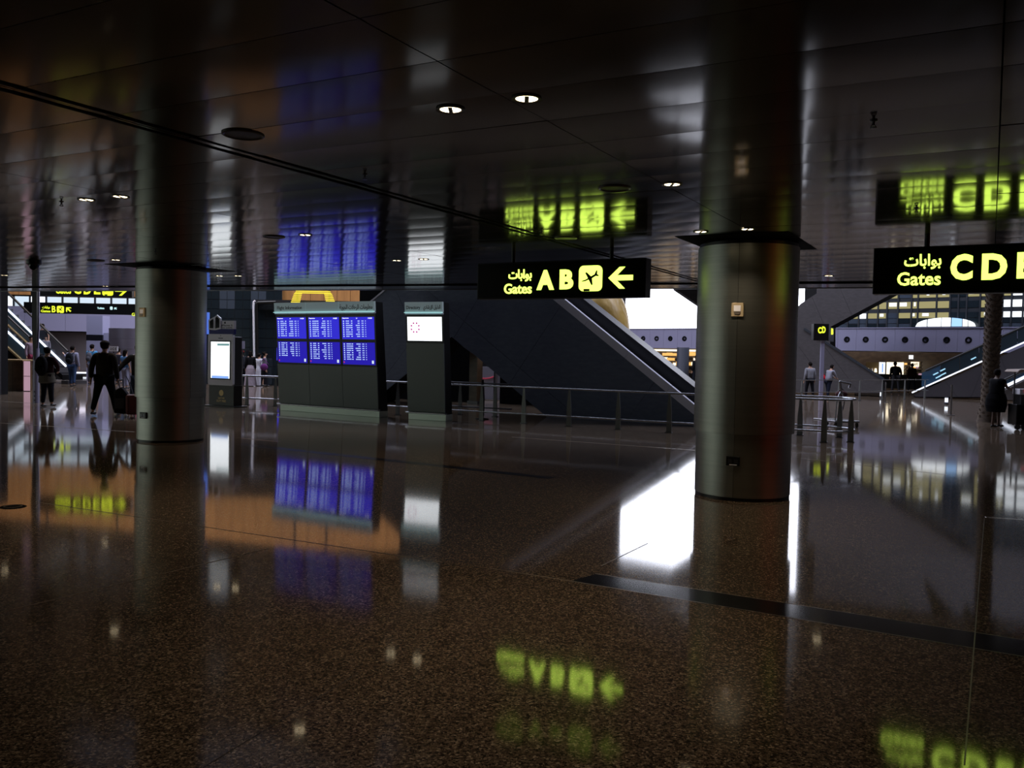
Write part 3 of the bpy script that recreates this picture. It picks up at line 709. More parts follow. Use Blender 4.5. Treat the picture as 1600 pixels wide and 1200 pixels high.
for k in range(5):
    MB().lathe(c, [(.93, k * .5), (.95, k * .5 + .006), (.95, k * .5 + .494), (.93, k * .5 + .5)], 40).build('cladding_ring', mat('drum_metal', (.45, .43, .56), .3, .35) if k == 0 else bpy.data.materials['drum_metal'], t)
MB().lathe(c, [(.93, 0), (.93, 2.5)], 40).build('core', M['matte'], t)
f47 = frY(47.8)
t = MB().fbox(f47, f47.uv(84, 580)[0], f47.uv(212, 580)[0], .10, .18, -.06, 0).build('floor_light_strip', M['led'], None, loc=f47.pt(f47.uv(84, 580)[0], 0)); tag(t, 'low white light strip along the floor behind the walkers', 'light strip')
MB().fbox(f47, f47.uv(84, 580)[0], f47.uv(212, 580)[0], 0, .10, -.06, 0).build('strip_base', M['steel_dark'], t)
f34 = frY(34); r = f34.rect(170, 541, 184, 549)
t = MB().fbox(f34, *r, -.03, 0).build('notice_board', M['white'], None, loc=f34.pt(r[0], 0)); tag(t, 'small white notice board behind the hooded man', 'sign')
text(MB(), f34, '2 C E', (r[0] + .06, r[1] - .06, r[2] + .05, r[3] - .05), 0, .004, .02).build('lettering', M['black'], t)
MB().fbox(f34, (r[0] + r[1]) / 2 - .02, (r[0] + r[1]) / 2 + .02, 0, r[2], -.03, -.01).build('post', M['steel_dark'], t)

# far hanging signs on the left
def far_sign(label, Y, x0, x1, y0, y1, items, slant=0):
    c0 = atY(x0, y0, Y); fr = Frame((0, Y, 0), Vector((1, slant, 0)))
    u0, u1, v0, v1 = fr.uv(x0, (y0 + y1) / 2)[0], fr.uv(x1, (y0 + y1) / 2)[0], fr.uv((x0 + x1) / 2, y1)[1], fr.uv((x0 + x1) / 2, y0)[1]
    t = thing('overhead_sign', label, 'sign', fr.pt((u0 + u1) / 2, v0))
    MB().fbox(fr, u0, u1, v0, v1, -.2, 0).build('casing', M['black'], t, bevel=.005)
    for k in (.15, .85):
        uu = u0 + (u1 - u0) * k
        MB().tube(fr.pt(uu, v1 - .01, -.1), fr.pt(uu, 18.02, -.1), .03, n=8).build('suspension_rod', M['steel_dark'], t)
    for it in items:
        rr = fr.rect(*it[1])
        if it[0] == 'icon': icon(t, fr, rr, 0, it[2], M['signface'], 45)
        elif it[0] == 'arrow': arrow(fr, rr, 0, it[3]).build('arrow', it[2], t)
        elif it[0] == 'box': MB().fprism(fr, rrect(*rr, .04), 0, .01).build('symbol', it[2], t)
        else: text(MB(), fr, it[0], rr, 0, .01, .02).build('lettering', it[2], t)
LF = M['letters_far']
far_sign('long black hanging sign for gate B with a diagonal arrow, crossing the tall mast', 43, 37, 262, 474, 491,
         [('Gates', (64, 484, 79, 488), LF), (AR_GATES, (66, 478, 78, 483), LF), ('B', (81, 478, 87, 488), LF), ('icon', (89, 478, 100, 489), LF), ('arrow', (102, 479, 112, 488), LF, (-.7, .7)),
          ('Toilets', (152, 480, 163, 483), M['cyan']), ('box', (172, 479, 176, 484), M['cyan']), ('arrow', (178, 480, 183, 484), M['cyan'], (-.7, .7)), ('Gates', (206, 489, 222, 494), LF)], 0.0)
far_sign('black hanging sign for gates C D E whose letters are cut by the ceiling edge', 28.2, 48, 206, 436, 463.5,
         [('Gates', (87, 446, 111, 459), LF), (AR_GATES, (90, 438, 110, 446), LF), ('C', (115, 441, 127, 459.5), LF), ('D', (131, 441, 143, 460), LF), ('E', (147, 441, 157, 460), LF), ('icon', (160, 441, 177, 462), LF), ('arrow', (180, 446, 199, 462), LF, (1, 0))])
# tall mast: black blade over a light tube
p = fl(56.5, 629.5); f = Frame(Vector((p.x, p.y, 0)), (1, 0, 0))
t = thing('mast', 'tall mast with a black pointed blade above a pale metal tube', 'mast', p)
MB().tube(p, p + Z * 1.55, .085, n=16).build('mast_tube', M['lilac'], t)
MB().fprism(f, [(-.07, 4.9), (.07, 4.9), (.07, 2.1), (.03, 1.35), (0, 1.2), (-.03, 1.35), (-.07, 2.1)], .02, .10).build('blade', M['black'], t)
MB().fprism(f, [(-.09, 4.9), (.09, 4.9), (.09, 2.1), (.05, 1.3), (0, 1.12), (-.05, 1.3), (-.09, 2.1)], -.02, .02).build('blade_rim', M['lilac'], t)
for k in range(3): MB().tube(p + Vector((.0, -.08, .08 + .12 * k)), p + Vector((.0, -.095, .08 + .12 * k)), .018, n=8).build('fixing_bolt', M['black'], t)
# grey tiled pier at the picture edge
p = fl(1, 617); f = Frame(Vector((p.x, p.y, 0)), (1, 0, 0))
pw = MB().fbox(f, -2.4, -.02, 0, 3.6, -.45, -.02).build('pier_core', M['matte'], None, loc=p); tag(pw, 'grey square pier faced with stone tiles beside the brown marble counter', 'pier')
for r in range(11):
    for c in range(4):
        MB().fbox(f, -.6 * (c + 1) + .004, -.6 * c - .004, r * .32 + .004, (r + 1) * .32 - .004, -.02, 0).build('tile', M['tile'], pw)
# marble counter and pink post
p = fl(14, 611); f = Frame(Vector((p.x, p.y, 0)), (1, 0, 0)); w_ = f.uv(36.2, 600)[0]
t = thing('marble_counter', 'low brown marble parapet between the grey pier and the pale pink post', 'parapet', p)
for k in range(3):
    MB().fbox(f, -.6 + (w_ + .6) * k / 3 + .004, -.6 + (w_ + .6) * (k + 1) / 3 - .004, 0, 1.06, -.6, 0).build('marble_panel', M['brown'], t)
MB().fbox(f, -.6, w_, 1.06, 1.11, -.64, .04).build('top_rail', M['goldtrim'], t, bevel=.01)
p = fl(41.5, 611.5); f = Frame(Vector((p.x, p.y, 0)), (1, 0, 0))
t = thing('pink_post', 'pale pink square post with a joint halfway beside the marble parapet', 'post', p)
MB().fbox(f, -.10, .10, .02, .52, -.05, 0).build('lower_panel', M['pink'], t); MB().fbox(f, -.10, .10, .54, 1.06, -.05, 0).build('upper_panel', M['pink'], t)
MB().fbox(f, -.09, .09, 0, 1.05, -.05, -.01).build('core', M['matte'], t)

# escalators at the left, running down to the right
def left_escalator(label, a, led0, led1, hr0, hr1, gold, foot):
    fr = frA(a); t = thing('escalator', label, 'escalator', fr.pt(*[fr.uv(*foot)[0], 0]))
    P = fr.poly
    MB().fprism(fr, P([(led0[0], led0[1] + 30), (led1[0] - 8, led1[1] + 22), (led1[0] - 8, foot[1]), (led0[0] - 5, foot[1] - 8)]), -1.0, -.05).build('truss_body', M['matte'], t)
    l0, l1 = fr.uv(*led0), fr.uv(*led1); h0, h1 = fr.uv(*hr0), fr.uv(*hr1)
    n = 5
    for k in range(n):
        s0, s1 = k / n + .004, (k + 1) / n - .004
        lp = lambda p, q, s: (p[0] + (q[0] - p[0]) * s, p[1] + (q[1] - p[1]) * s)
        MB().fprism(fr, [lp(l0, l1, s0), lp(l0, l1, s1), lp(h0, h1, s1), lp(h0, h1, s0)], -.02, 0).build('glass_panel', M['clearglass'], t)
    MB().path([fr.pt(*h0, 0), fr.pt(*h1, 0)], .05).build('handrail', M['black'], t)
    MB().path([fr.pt(*l0, .03), fr.pt(*l1, .03)], .045).build('light_strip', M['led'], t)
    g0, g1 = fr.uv(*gold[0]), fr.uv(*gold[1])
    MB().path([fr.pt(*g0, .03), fr.pt(*g1, .03)], .06).build('skirt_trim', M['goldtrim'], t)
    # moving steps, .75 m below the light strip
    da, db_ = Vector(l0), Vector(l1); k_ = 0; sp_ = []
    N_ = int((db_.x - da.x) / .42)
    for q in range(N_):
        ua = da.x + (db_.x - da.x) * q / N_; ub_ = da.x + (db_.x - da.x) * (q + 1) / N_; zz = da.y + (db_.y - da.y) * (q + .5) / N_ - .75
        if zz > .1: sp_.append(MB().fbox(fr, ua, ub_, zz - .22, zz, -.95, -.06).build('step', M['steel_dark'], t))
    # blue tinted side below the strip
    MB().fprism(fr, P([led0, led1, gold[1], gold[0]]), -.05, -.02).build('side_panel', M['teal'], t)
    return t
left_escalator('upper blue glass escalator with a long white light strip behind the tall mast', 23.5, (-30, 442), (104, 572), (-5, 441), (106, 549), ((0, 496), (56, 548)), (104, 586))
left_escalator('lower blue glass escalator with a short white light strip beside the grey pier', 21.8, (-30, 479), (43, 546), (-30, 455), (46, 527), ((-10, 522), (40, 567)), (46, 586))

fq = frA(21.7); le = bpy.data.objects['escalator.003']; MB().fbox(fq, fq.uv(40, 560)[0], fq.uv(56, 560)[0], 0, .415, -.02, .95).build('landing_step', M['steel_dark'], le)
# dark glazed wall behind the phone stand
f38 = frY(39.7); gx0, gx1 = f38.uv(318, 520)[0], f38.uv(440, 520)[0]
wt = thing('window_2', None, None, f38.pt(gx0, 0), kind='structure')
nx, nz = 10, 12; W_ = (gx1 - gx0); H_ = 5.1
R2 = random.Random(3)
for i in range(nx):
    for j in range(nz):
        a, b2 = gx0 + W_ * i / nx + .012, gx0 + W_ * (i + 1) / nx - .012
        pale = (j in (8, 9) and i in (2, 3, 6, 7)) or (j == 10 and i in (4,)) or (j == 8 and i == 8)  # paler panes stand in for patches of light reflected in the glass
        o = MB().fbox(f38, a, b2, H_ * j / nz + .012, H_ * (j + 1) / nz - .012, 0, .015).build('pane', M['darkglass2'] if pale else M['darkglass'], wt)
MB().fbox(f38, gx0, gx1, 0, H_, -.06, -.001).build('window_frame', M['mullion'], wt)
MB().fbox(f38, gx1, 5.0, 0, 3.64, -.3, -.1).build('wall_glass_return', M['matte'], kind='structure')
# rounded portal post
f30 = frY(39.35); P = [f30.uv(*p) for p in ((397.5, 572), (396, 478), (396.5, 472), (399, 470))]
t = thing('portal_frame', 'tall rounded portal frame with a pale edge, behind the queue of people', 'portal', f30.pt(P[0][0], 0))
P[0] = (P[0][0] + .02, 0.0)
MB().path([f30.pt(a, b2) for a, b2 in P], .05, 8).build('pale_edge', M['white'], t)
MB().path([f30.pt(a + .13, b2 - (.08 if b2 > 2 else 0), -.02) for a, b2 in P] + [f30.pt(*f30.uv(431, 472), -.02)], .07, 8).build('inner_frame', M['black'], t)
t = MB().fbox(f30, f30.uv(437, 560)[0] - .14, f30.uv(437, 560)[0] - .02, f30.uv(430, 563)[1], f30.uv(430, 543)[1], -.05, 0).build('blue_screen', M['scr'], None, loc=f30.pt(f30.uv(437, 560)[0], 0)); tag(t, 'small blue lit screen just beside the flight board over the man in black', 'screen')
MB().fbox(f30, f30.uv(437, 560)[0] - .11, f30.uv(437, 560)[0] - .05, 0, f30.uv(430, 563)[1], -.05, 0).build('post', M['black'], t)
p = atY(320, 520, 26); f = Frame((0, 26, 0), (1, 0, 0)); a, b2, c, d = f.rect(318, 488, 326, 522)
t = MB().fbox(f, a, b2, c, d, -.08, 0).build('blue_light_panel', emat('blue_panel', (.10, .22, .85), .8), None, loc=f.pt(a, 0)); tag(t, 'slim blue lit vertical panel between the steel column and the phone stand', 'light panel')
MB().fbox(f, a + .02, a + .06, 0, c, -.06, -.02).build('post', M['steel_dark'], t)
f = frY(36); a, b2, c, d = f.rect(376, 533, 382, 545)
t = MB().fbox(f, a, b2, c, d, -.04, 0).build('grey_notice', M['lilac'], None, loc=f.pt(a, 0)); tag(t, 'small grey notice on a stand above the man in the dark jacket', 'sign')
MB().fbox(f, (a + b2) / 2 - .02, (a + b2) / 2 + .02, 0, c, -.04, 0).build('post', M['steel_dark'], t)
# yellow slatted letter
f = frY(38.2)
t = thing('yellow_letter', 'large letter A made of glowing yellow slats above the flight board', 'illuminated letter', f.pt(*f.uv(489, 474)))
for k in range(7):
    y0 = 473.2 - 2.65 * k; 
    for s in (-1, 1):
        xo = 34.5 - .95 * k * 1.0; xi = 20.5 - .62 * k
        xs = sorted((489 + s * xo, 489 + s * xi)) if k < 6 else None
        if xs: MB().fbox(f, f.uv(xs[0], y0)[0], f.uv(xs[1], y0)[0], f.uv(489, y0)[1], f.uv(489, y0 - 1.6)[1], -.05, 0).build('slat', M['yelbar'], t)
for k in range(2):
    y0 = 458.6 - 2.6 * k
    MB().fbox(f, f.uv(461 + k, y0)[0], f.uv(517 - k, y0)[0], f.uv(489, y0)[1], f.uv(489, y0 - 1.7)[1], -.05, 0).build('slat', M['yelbar'], t)
for s in (-1, 1): MB().fbox(f, f.uv(489 + s * 25, 465)[0] - .04, f.uv(489 + s * 25, 465)[0] + .04, f.uv(489, 473)[1], 18.02, -.12, -.05).build('hanger', M['steel_dark'], t)

# tall yellow rounded sculpture (plain form)
p = atY(938, 500, 34); p.z = 0
t = thing('sculpture', 'big smooth yellow rounded sculpture behind the escalator, against the bright window', 'sculpture', p)
MB().ball(p + Z * 2.75, (1.12, 1.05, 1.75), 20, 28, lambda d: d * (1 + .05 * math.sin(3 * d.x + 2 * d.z) + .03 * math.cos(5 * d.y))).build('upper_form', M['yellowform'], t)
MB().ball(p + Z * 1.0, (1.5, 1.3, 1.1), 14, 24, lambda d: Vector((d.x, d.y, max(d.z, -1)))).build('lower_form', M['yellowform'], t)

# right: curved-away gallery with jet nozzles
G1, G2 = atY(1045, 530, 54), atY(1400, 530, 45); G1.z = G2.z = 0
ga = Frame(G1, (G2 - G1), Z)
GZ0, GZ1 = 2.16, 3.33
gt = MB().fbox(ga, -4.0, 26, GZ0, GZ1, -4.5, -.04).build('wall_gallery_right', M['slate2'], kind='structure')
u = ga.uv(1414, 533)[0] - 20 * .985; noz = None
while u < 25:
    if u > -4:
        MB().fbox(ga, u - .488, u + .488, GZ0, GZ1, -.04, 0).build('fascia_panel', M['lilac'], gt)
        c = ga.pt(u, 2.75, 0)
        o = MB(); 
        for r0, r1, w0, w1 in ((.16, .15, 0, .03), (.15, .12, .03, .035), (.12, .07, .035, -.0), (.07, 0, .0, .0)):
            vs = [ga.pt(u + r * math.cos(k * math.pi / 8), 2.75 + r * math.sin(k * math.pi / 8), w_) for r, w_ in ((r0, w0), (r1, w1)) for k in range(16)]
            o.add(vs, [(k, (k + 1) % 16, 16 + (k + 1) % 16, 16 + k) for k in range(16)], True)
        o.build('air_nozzle', M['matte'], gt)
    u += .985
MB().fbox(ga, -4, 26, GZ1, GZ1 + .05, -.1, .05).build('cap_rail', M['lilac'], gt)
# big daylit window beyond the gallery
gb = ga.off(-3.2); wx0, wx1 = gb.uv(977, 500)[0], gb.uv(1256, 500)[0]
wt = thing('window_3', None, None, gb.pt(wx0, GZ1), kind='structure')
n = 8
for i in range(n):
    for j in range(4):
        a, b2 = wx0 + (wx1 - wx0) * i / n, wx0 + (wx1 - wx0) * (i + 1) / n; z0, z1 = 3.2 + 2.25 * j, 3.2 + 2.25 * (j + 1)
        MB().fbox(gb, a + .01, b2 - .01, z0 + .01, z1 - .01, -.03, 0).build('pane', M['daylight'], wt)
MB().fbox(gb, wx0 - 9, wx0, 3.2, 18, -.4, 0).build('wall_beside_window', M['slate2'], kind='structure')
MB().fbox(gb, wx0 - .5, wx1 + 16, 12.2, 18, -.4, 0).build('wall_above_window', M['slate2'], kind='structure')
# lounge glazing on the upper gallery, right part
gc = ga.off(-.6); wt = thing('window_4', None, None, gc.pt(gc.uv(1300, 500)[0], GZ1), kind='structure')
rows = [(3.38, 3.58, 'low'), (3.61, 3.84, 'mid'), (3.87, 4.14, 'y'), (4.36, 4.70, 'y'), (4.90, 5.22, 'y2'), (5.44, 5.80, 'dark'), (6.0, 6.5, 'dark'), (6.7, 7.2, 'dark')]
xs = [1285, 1297, 1309, 1325, 1342, 1355, 1372, 1386, 1403, 1424, 1434, 1463, 1484, 1497, 1510, 1531, 1548, 1566, 1580, 1598, 1625]
RP = random.Random(11)
for i in range(len(xs) - 1):
    a, b2 = gc.uv(xs[i], 490)[0], gc.uv(xs[i + 1], 490)[0]
    for z0, z1, k in rows:
        if k == 'low': mt = M['darkglass2'] if RP.random() < .6 else M['darkglass']
        elif k == 'dark': mt = M['darkglass']
        elif k == 'mid': mt = M['darkglass2'] if xs[i] < 1400 else M['darkglass']
        else:
            rv = RP.random(); x = xs[i]
            if x > 1575 or (1560 < x and k != 'y2'): mt = M['whitepane']
            elif x < 1345: mt = M['whitepane'] if rv < .6 else M['yel']
            elif 1480 < x < 1512: mt = M['darkglass'] if rv < .8 else M['yel']
            else: mt = M['whitepane'] if rv < .06 else (M['yel'] if rv < .93 else M['darkglass2'])
        MB().fbox(gc, a + .05, b2 - .05, z0, z1, -.02, 0).build('pane', mt, wt)
        if mt is M['yel'] and RP.random() < .5:
            aa = RP.uniform(a + .06, (a + b2) / 2); bb = RP.uniform((a + b2) / 2, b2 - .06); MB().fbox(gc, aa, bb, z0 + (z1 - z0) * .35, z1 - .03, 0, .02).build('lit_patch', M['whitepane'], wt)
    MB().fbox(gc, a - .035, a + .035, GZ1, 7.4, -.05, .05).build('mullion', M['mullion'], wt)
MB().fbox(gc, gc.uv(1285, 490)[0], gc.uv(1625, 490)[0], GZ1, 7.4, -.2, -.03).build('window_frame', M['mullion'], wt)
MB().fbox(gc, gc.uv(1285, 490)[0], gc.uv(1640, 490)[0], 7.4, 18, -.4, -.0).build('wall_above_lounge', M['slate2'], kind='structure')
# glowing lens-shaped screen on the gallery
gd = ga.off(-.3); el = []; x0, x1 = gd.uv(1431, 503)[0], gd.uv(1525, 503)[0]; c0 = (x0 + x1) / 2; hw = (x1 - x0) / 2
lt = thing('lens_screen', 'long lens shaped glowing white and blue screen standing on the gallery', 'screen', gd.pt(c0, 3.4))
segs = [-1, -.62, -.55, -.03, .02, .33, .38, .56, .60, 1]
def ey(x): return 3.42 + .44 * math.sqrt(max(0, 1 - x * x)) ** .9
for k, (a, b2) in enumerate(((-1, -.62), (-.58, -.14), (-.11, .18), (.22, .55), (.58, .74), (.77, 1))):
    xx = [a + (b2 - a) * i / 6 for i in range(7)]
    MB().fprism(gd, [(c0 + hw * a, 3.42), (c0 + hw * b2, 3.42)] + [(c0 + hw * x, ey(x) + .001) for x in xx[::-1]], 0, .05).build('screen_panel', emat('lens_blue', (.35, .6, 1), 1.3) if k == 3 else M['whitepane'], lt)
MB().fbox(gd, x0 + .3, x1 - .3, GZ1 + .01, 3.42, 0, .06).build('screen_foot', M['mullion'], lt)

# shops under the gallery
gs = ga.off(-4.6)
def sb(x0, y0, x1, y1, w0, w1, name, mt, par=None): 
    f = gs.off(w0); r = f.rect(x0, y0, x1, y1); return MB().fbox(f, *r, 0, w1 - w0).build(name, mt, par)
MB().fbox(gs, -8, 27, 0, 2.3, -3.2, -3).build('wall_shop_rear', M['brown'], kind='structure')
shop = thing('shop_front', 'warmly lit shop counter seen below the gallery, next to the round grey post', 'shop', gs.pt(gs.uv(1050, 590)[0], 0))
sb(1010, 546, 1100, 549, -.1, 0, 'light_cornice', M['warmw'], shop)
RS = random.Random(5)
for r in range(4):
    y0 = 550 + r * 7.5
    sb(1012, y0 + 6, 1100, y0 + 7.2, -1.0, -.6, 'shelf', M['goldtrim'], shop)
    x = 1013
    while x < 1097:
        ww = RS.uniform(3, 8); sb(x, y0 + RS.uniform(0, 2.5), x + ww, y0 + 6, -.9, -.7, 'shelf_display', RS.choice([M['warm'], M['warm'], M['warmw'], M['brown'], M['goldtrim']]), shop); x += ww + 1
sb(1010, 582, 1100, 602, -.2, .1, 'counter', M['black'], shop)
c = atY(1067, 560, 51.5); c.z = 0
t = thing('round_post', 'round grey column in front of the warmly lit shop shelves', 'column', c)
MB().lathe(c, [(.36, 0), (.36, 2.2)], 24).build('shaft', mat('grey_round', (.20, .22, .27), .35, .7), t)
MB().lathe(c, [(.40, 0), (.40, .2), (.36, .22)], 24).build('base_ring', M['steel_dark'], t)
shop = thing('cafe_counter', 'dark cafe counter with a bright menu screen and wooden shelves below the gallery', 'shop', gs.pt(gs.uv(1400, 590)[0], 0))
sb(1386, 566, 1412, 585, -.5, -.4, 'menu_screen', M['warmw'], shop); sb(1374.5, 566, 1383, 584, -.5, -.4, 'poster_panel', M['whitepane'], shop); sb(1378, 568, 1380, 582, -.4, -.39, 'poster_figure', M['ledblue'], shop)
sb(1356, 566, 1373, 585, -.9, -.6, 'wood_panel', M['goldtrim'], shop)
for r in range(4):
    sb(1414, 565 + r * 5.5, 1442, 566 + r * 5.5, -1, -.5, 'shelf', M['goldtrim'], shop)
    for k in range(6): sb(1415 + 4.4 * k, 567 + r * 5.5, 1418 + 4.4 * k, 570 + r * 5.5, -.9, -.7, 'shelf_display', RS.choice([M['warm'], M['brown'], M['brown'], M['pink']]), shop)
o = sb(1424, 565.5, 1436, 573, -.45, -.35, 'lit_panel', M['warmw'], shop)
f = gs.off(-.34); text(MB(), f, 'CAFE', f.rect(1425.5, 567, 1434.5, 571.5), 0, .01, .02).build('lettering', M['brown'], o)
sb(1340, 585, 1470, 607, -.2, .2, 'counter', M['black'], shop)
sb(1421, 555, 1427, 561, 1.0, 1.1, 'hanging_lamp', M['whitepane'], shop)
for k, x in enumerate((1356, 1362, 1368)):
    MB().tube(gs.off(.0).pt(gs.uv(x, 584)[0], 1.0, .0), gs.off(0).pt(gs.uv(x, 584)[0], 1.22, 0), .08, .05, 10).build('cup_stack', M['warmw'] if k != 1 else M['white'], shop)

# dark stair flank in front of the right gallery
fs = frA(43.6)
t = thing('stair_flank', 'large dark taupe stair wall with an angled notch beyond the right side of the column', 'stair wall', fs.pt(fs.uv(1290, 600)[0], 0))
polyU = [(1130, 440), (1262, 440), (1262, 455), (1276, 455), (1276, 458.5), (1266, 466), (1252, 474), (1225, 488), (1225, 520), (1268, 532), (1296, 540), (1297, 511), (1396, 458), (1430, 440), (1470, 428), (1130, 428)]
polyU = [(1225, 500), (1252, 474), (1276, 458.5), (1276, 380), (1542, 380), (1396, 458), (1297, 511), (1297, 541), (1225, 541)]
polyL = [(1225, 500), (1253, 513), (1297, 541), (1378, 594), (1378, 614), (1225, 613)]
MB().fprism(fs.off(-.03), fs.poly(polyU), -1.6, 0).build('stair_body', M['matte'], t)
MB().fprism(fs.off(-.03), fs.poly(polyL), -1.6, 0).build('stair_body', M['matte'], t)
clad(t, fs, fs.poly(polyU), -.03, 0, M['slate2'], [(fs.uv(1330, 490), (.9, .4)), (fs.uv(1280, 490), (.9, .4))])
clad(t, fs.off(.06), fs.poly(polyL), -.03, 0, M['slate2'], [(fs.uv(1310, 570), (.8, .6)), (fs.uv(1262, 560), (.8, .6))])
band(fs, (1256, 515), (1380, 594), .10, .03, .12, 'edge_trim', M['mullion'], t, 3)
# soffit wedge hanging at the ceiling edge
f = frY(19.4)
t = MB().fprism(f, f.poly([(1056, 452), (1096, 479), (1130, 479), (1130, 446), (1056, 446)]), -.3, 0).build('trim_3', M['slate2'], kind='structure')

# right escalator with a long light strip
fr = frA(44.5); t = thing('escalator', 'escalator with one very long white light strip rising behind the palm', 'escalator', fr.pt(fr.uv(1425, 614)[0], 0))
P = fr.poly
MB().fprism(fr, P([(1427, 616), (1600, 541), (1680, 506), (1680, 622), (1430, 622)]), -1.5, -.04).build('truss_body', M['matte'], t)
clad(t, fr, P([(1427, 616), (1600, 541), (1680, 506), (1680, 621), (1430, 620)]), -.04, 0, mat('flank_glass', (.06, .055, .06), .2, .3), [(fr.uv(1480, 600), (.8, .6)), (fr.uv(1530, 590), (.9, -.3)), (fr.uv(1575, 590), (.9, .3))])
MB().path([fr.pt(*fr.uv(1425, 613.5), .05), fr.pt(*fr.uv(1600, 535), .05), fr.pt(*fr.uv(1680, 499), .05)], .032, 8).build('light_strip', M['led'], t)
for k in range(7):
    x0, x1 = 1440 + 30 * k, 1440 + 30 * (k + 1) - .6; yl = lambda x: 613.5 - (x - 1425) * .4486
    MB().fprism(fr, P([(x0, yl(x0) - 2), (x1, yl(x1) - 2), (x1, yl(x1) - 24), (x0, yl(x0) - 24)]), -.06, -.03).build('glass_panel', M['darkglass'] if k > 0 else M['blueglass'], t)
MB().path([fr.pt(*fr.uv(x, 613.5 - (x - 1425) * .4486 - 25), -.045) for x in (1446, 1560, 1680)], .05).build('handrail', M['black'], t)
for x0, y0 in ((1458, 586), (1469, 580), (1470, 586.5), (1462, 591), (1517, 562)):  # glowing rods painted in for small blue glints on the escalator
    a, b2 = fr.uv(x0, y0), fr.uv(x0 + 8, y0 - 4); MB().path([fr.pt(*a, -.02), fr.pt(*b2, -.02)], .03, 6).build('painted_glint', emat('cyan_glint', (.4, .75, 1), 1.0) if 'cyan_glint' not in bpy.data.materials else bpy.data.materials['cyan_glint'], t)
fr2 = frA(40); t = thing('escalator', 'escalator with a short light strip showing between the palm and the cart', 'escalator', fr2.pt(fr2.uv(1600, 620)[0], 0))
MB().fprism(fr2, fr2.poly([(1566, 612), (1680, 555), (1680, 625), (1566, 625)]), -1, -.04).build('truss_body', M['slate2'], t)
MB().path([fr2.pt(*fr2.uv(1568, 605), .03), fr2.pt(*fr2.uv(1680, 551), .03)], .06, 8).build('light_strip', M['led'], t)
MB().path([fr2.pt(*fr2.uv(1568, 594), .03), fr2.pt(*fr2.uv(1680, 540), .03)], .05, 8).build('handrail', M['black'], t)
MB().fprism(fr2, fr2.poly([(1568, 604), (1680, 550), (1680, 541), (1568, 595)]), -.03, 0).build('glass_panel', M['blueglass'], t)

# far small sign on a post
f = frY(36); r = f.rect(1271.5, 506, 1295, 532)
t = thing('overhead_sign', 'small black sign box with glowing yellow symbols on a grey post by the stair wall', 'sign', f.pt(f.uv(1286, 600)[0], 0))
MB().fbox(f, r[0], r[1], r[2], r[3], -.3, 0).build('casing', M['black'], t)
f2 = Frame(f.pt(r[1], 0, 0), Vector((.55, 1, 0)))
MB().fbox(f2, 0, 1.3, r[2] - .02, r[3] - .12, -.02, 0).build('side_casing', M['black'], t)
text(MB(), f, 'C', f.rect(1278, 511, 1284, 521), 0, .01, .05).build('lettering', LF, t)
text(MB(), f, 'D', f.rect(1284.5, 510, 1290, 520.5), 0, .01, .05).build('lettering', LF, t)
u_ = f2.uv(1300, 518); text(MB(), f2, 'B', (u_[0] - .22, u_[0] + .3, u_[1] - .13, u_[1] + .13), 0, .01, .05).build('lettering', LF, t)
MB().fbox(f, f.uv(1283, 560)[0], f.uv(1288.5, 560)[0], 0, r[2], -.15, -.05).build('post', M['lilac'], t)
# light bollards on the floor and posts
for px, py, lab in ((1377, 622, 'small floor bollard with a glowing blue white top by the far guard rail'), (1478.5, 632, 'small glowing floor bollard below the long escalator light strip')):
    p = fl(px, py); t = thing('light_bollard', lab, 'bollard light', p)
    MB().lathe(p, [(.09, 0), (.09, .04), (.06, .05), (.06, .09)], 12).build('base', M['steel_dark'], t)
    MB().lathe(p, [(0, .26), (.06, .26), (.06, .09)], 12).build('lamp_tube', M['led'], t); MB().lathe(p, [(.07, .26), (.07, .29), (0, .30)], 12).build('cap', M['steel_dark'], t)
for px, y0, y1, lab in ((1383, 597, 628.5, 'thin grey barrier post beside the far guard rail end'), (1485.5, 601, 649, 'thin grey barrier post standing between the palm and the far rail')):
    p = fl(px, y1); f = frY(p.y); h = f.uv(px, y0)[1]; t = thing('barrier_post', lab, 'post', p)
    MB().lathe(p, [(.03, 0), (.03, h), (0, h)], 10).build('post_tube', M['steel'], t); MB().lathe(p, [(.12, 0), (.12, .012), (.03, .02)], 16).build('base', M['steel_dark'], t)
# far guard rail
g = [fl(1240, 629), fl(1450, 623)]
guard('far guard rail running before the stair wall towards the cafe counter', g, [(g[0].lerp(g[1], s), (g[1] - g[0]).normalized()) for s in (.05, .3, .45, .62, .8, .97)], zt=.86, zl=.38, r=.016)

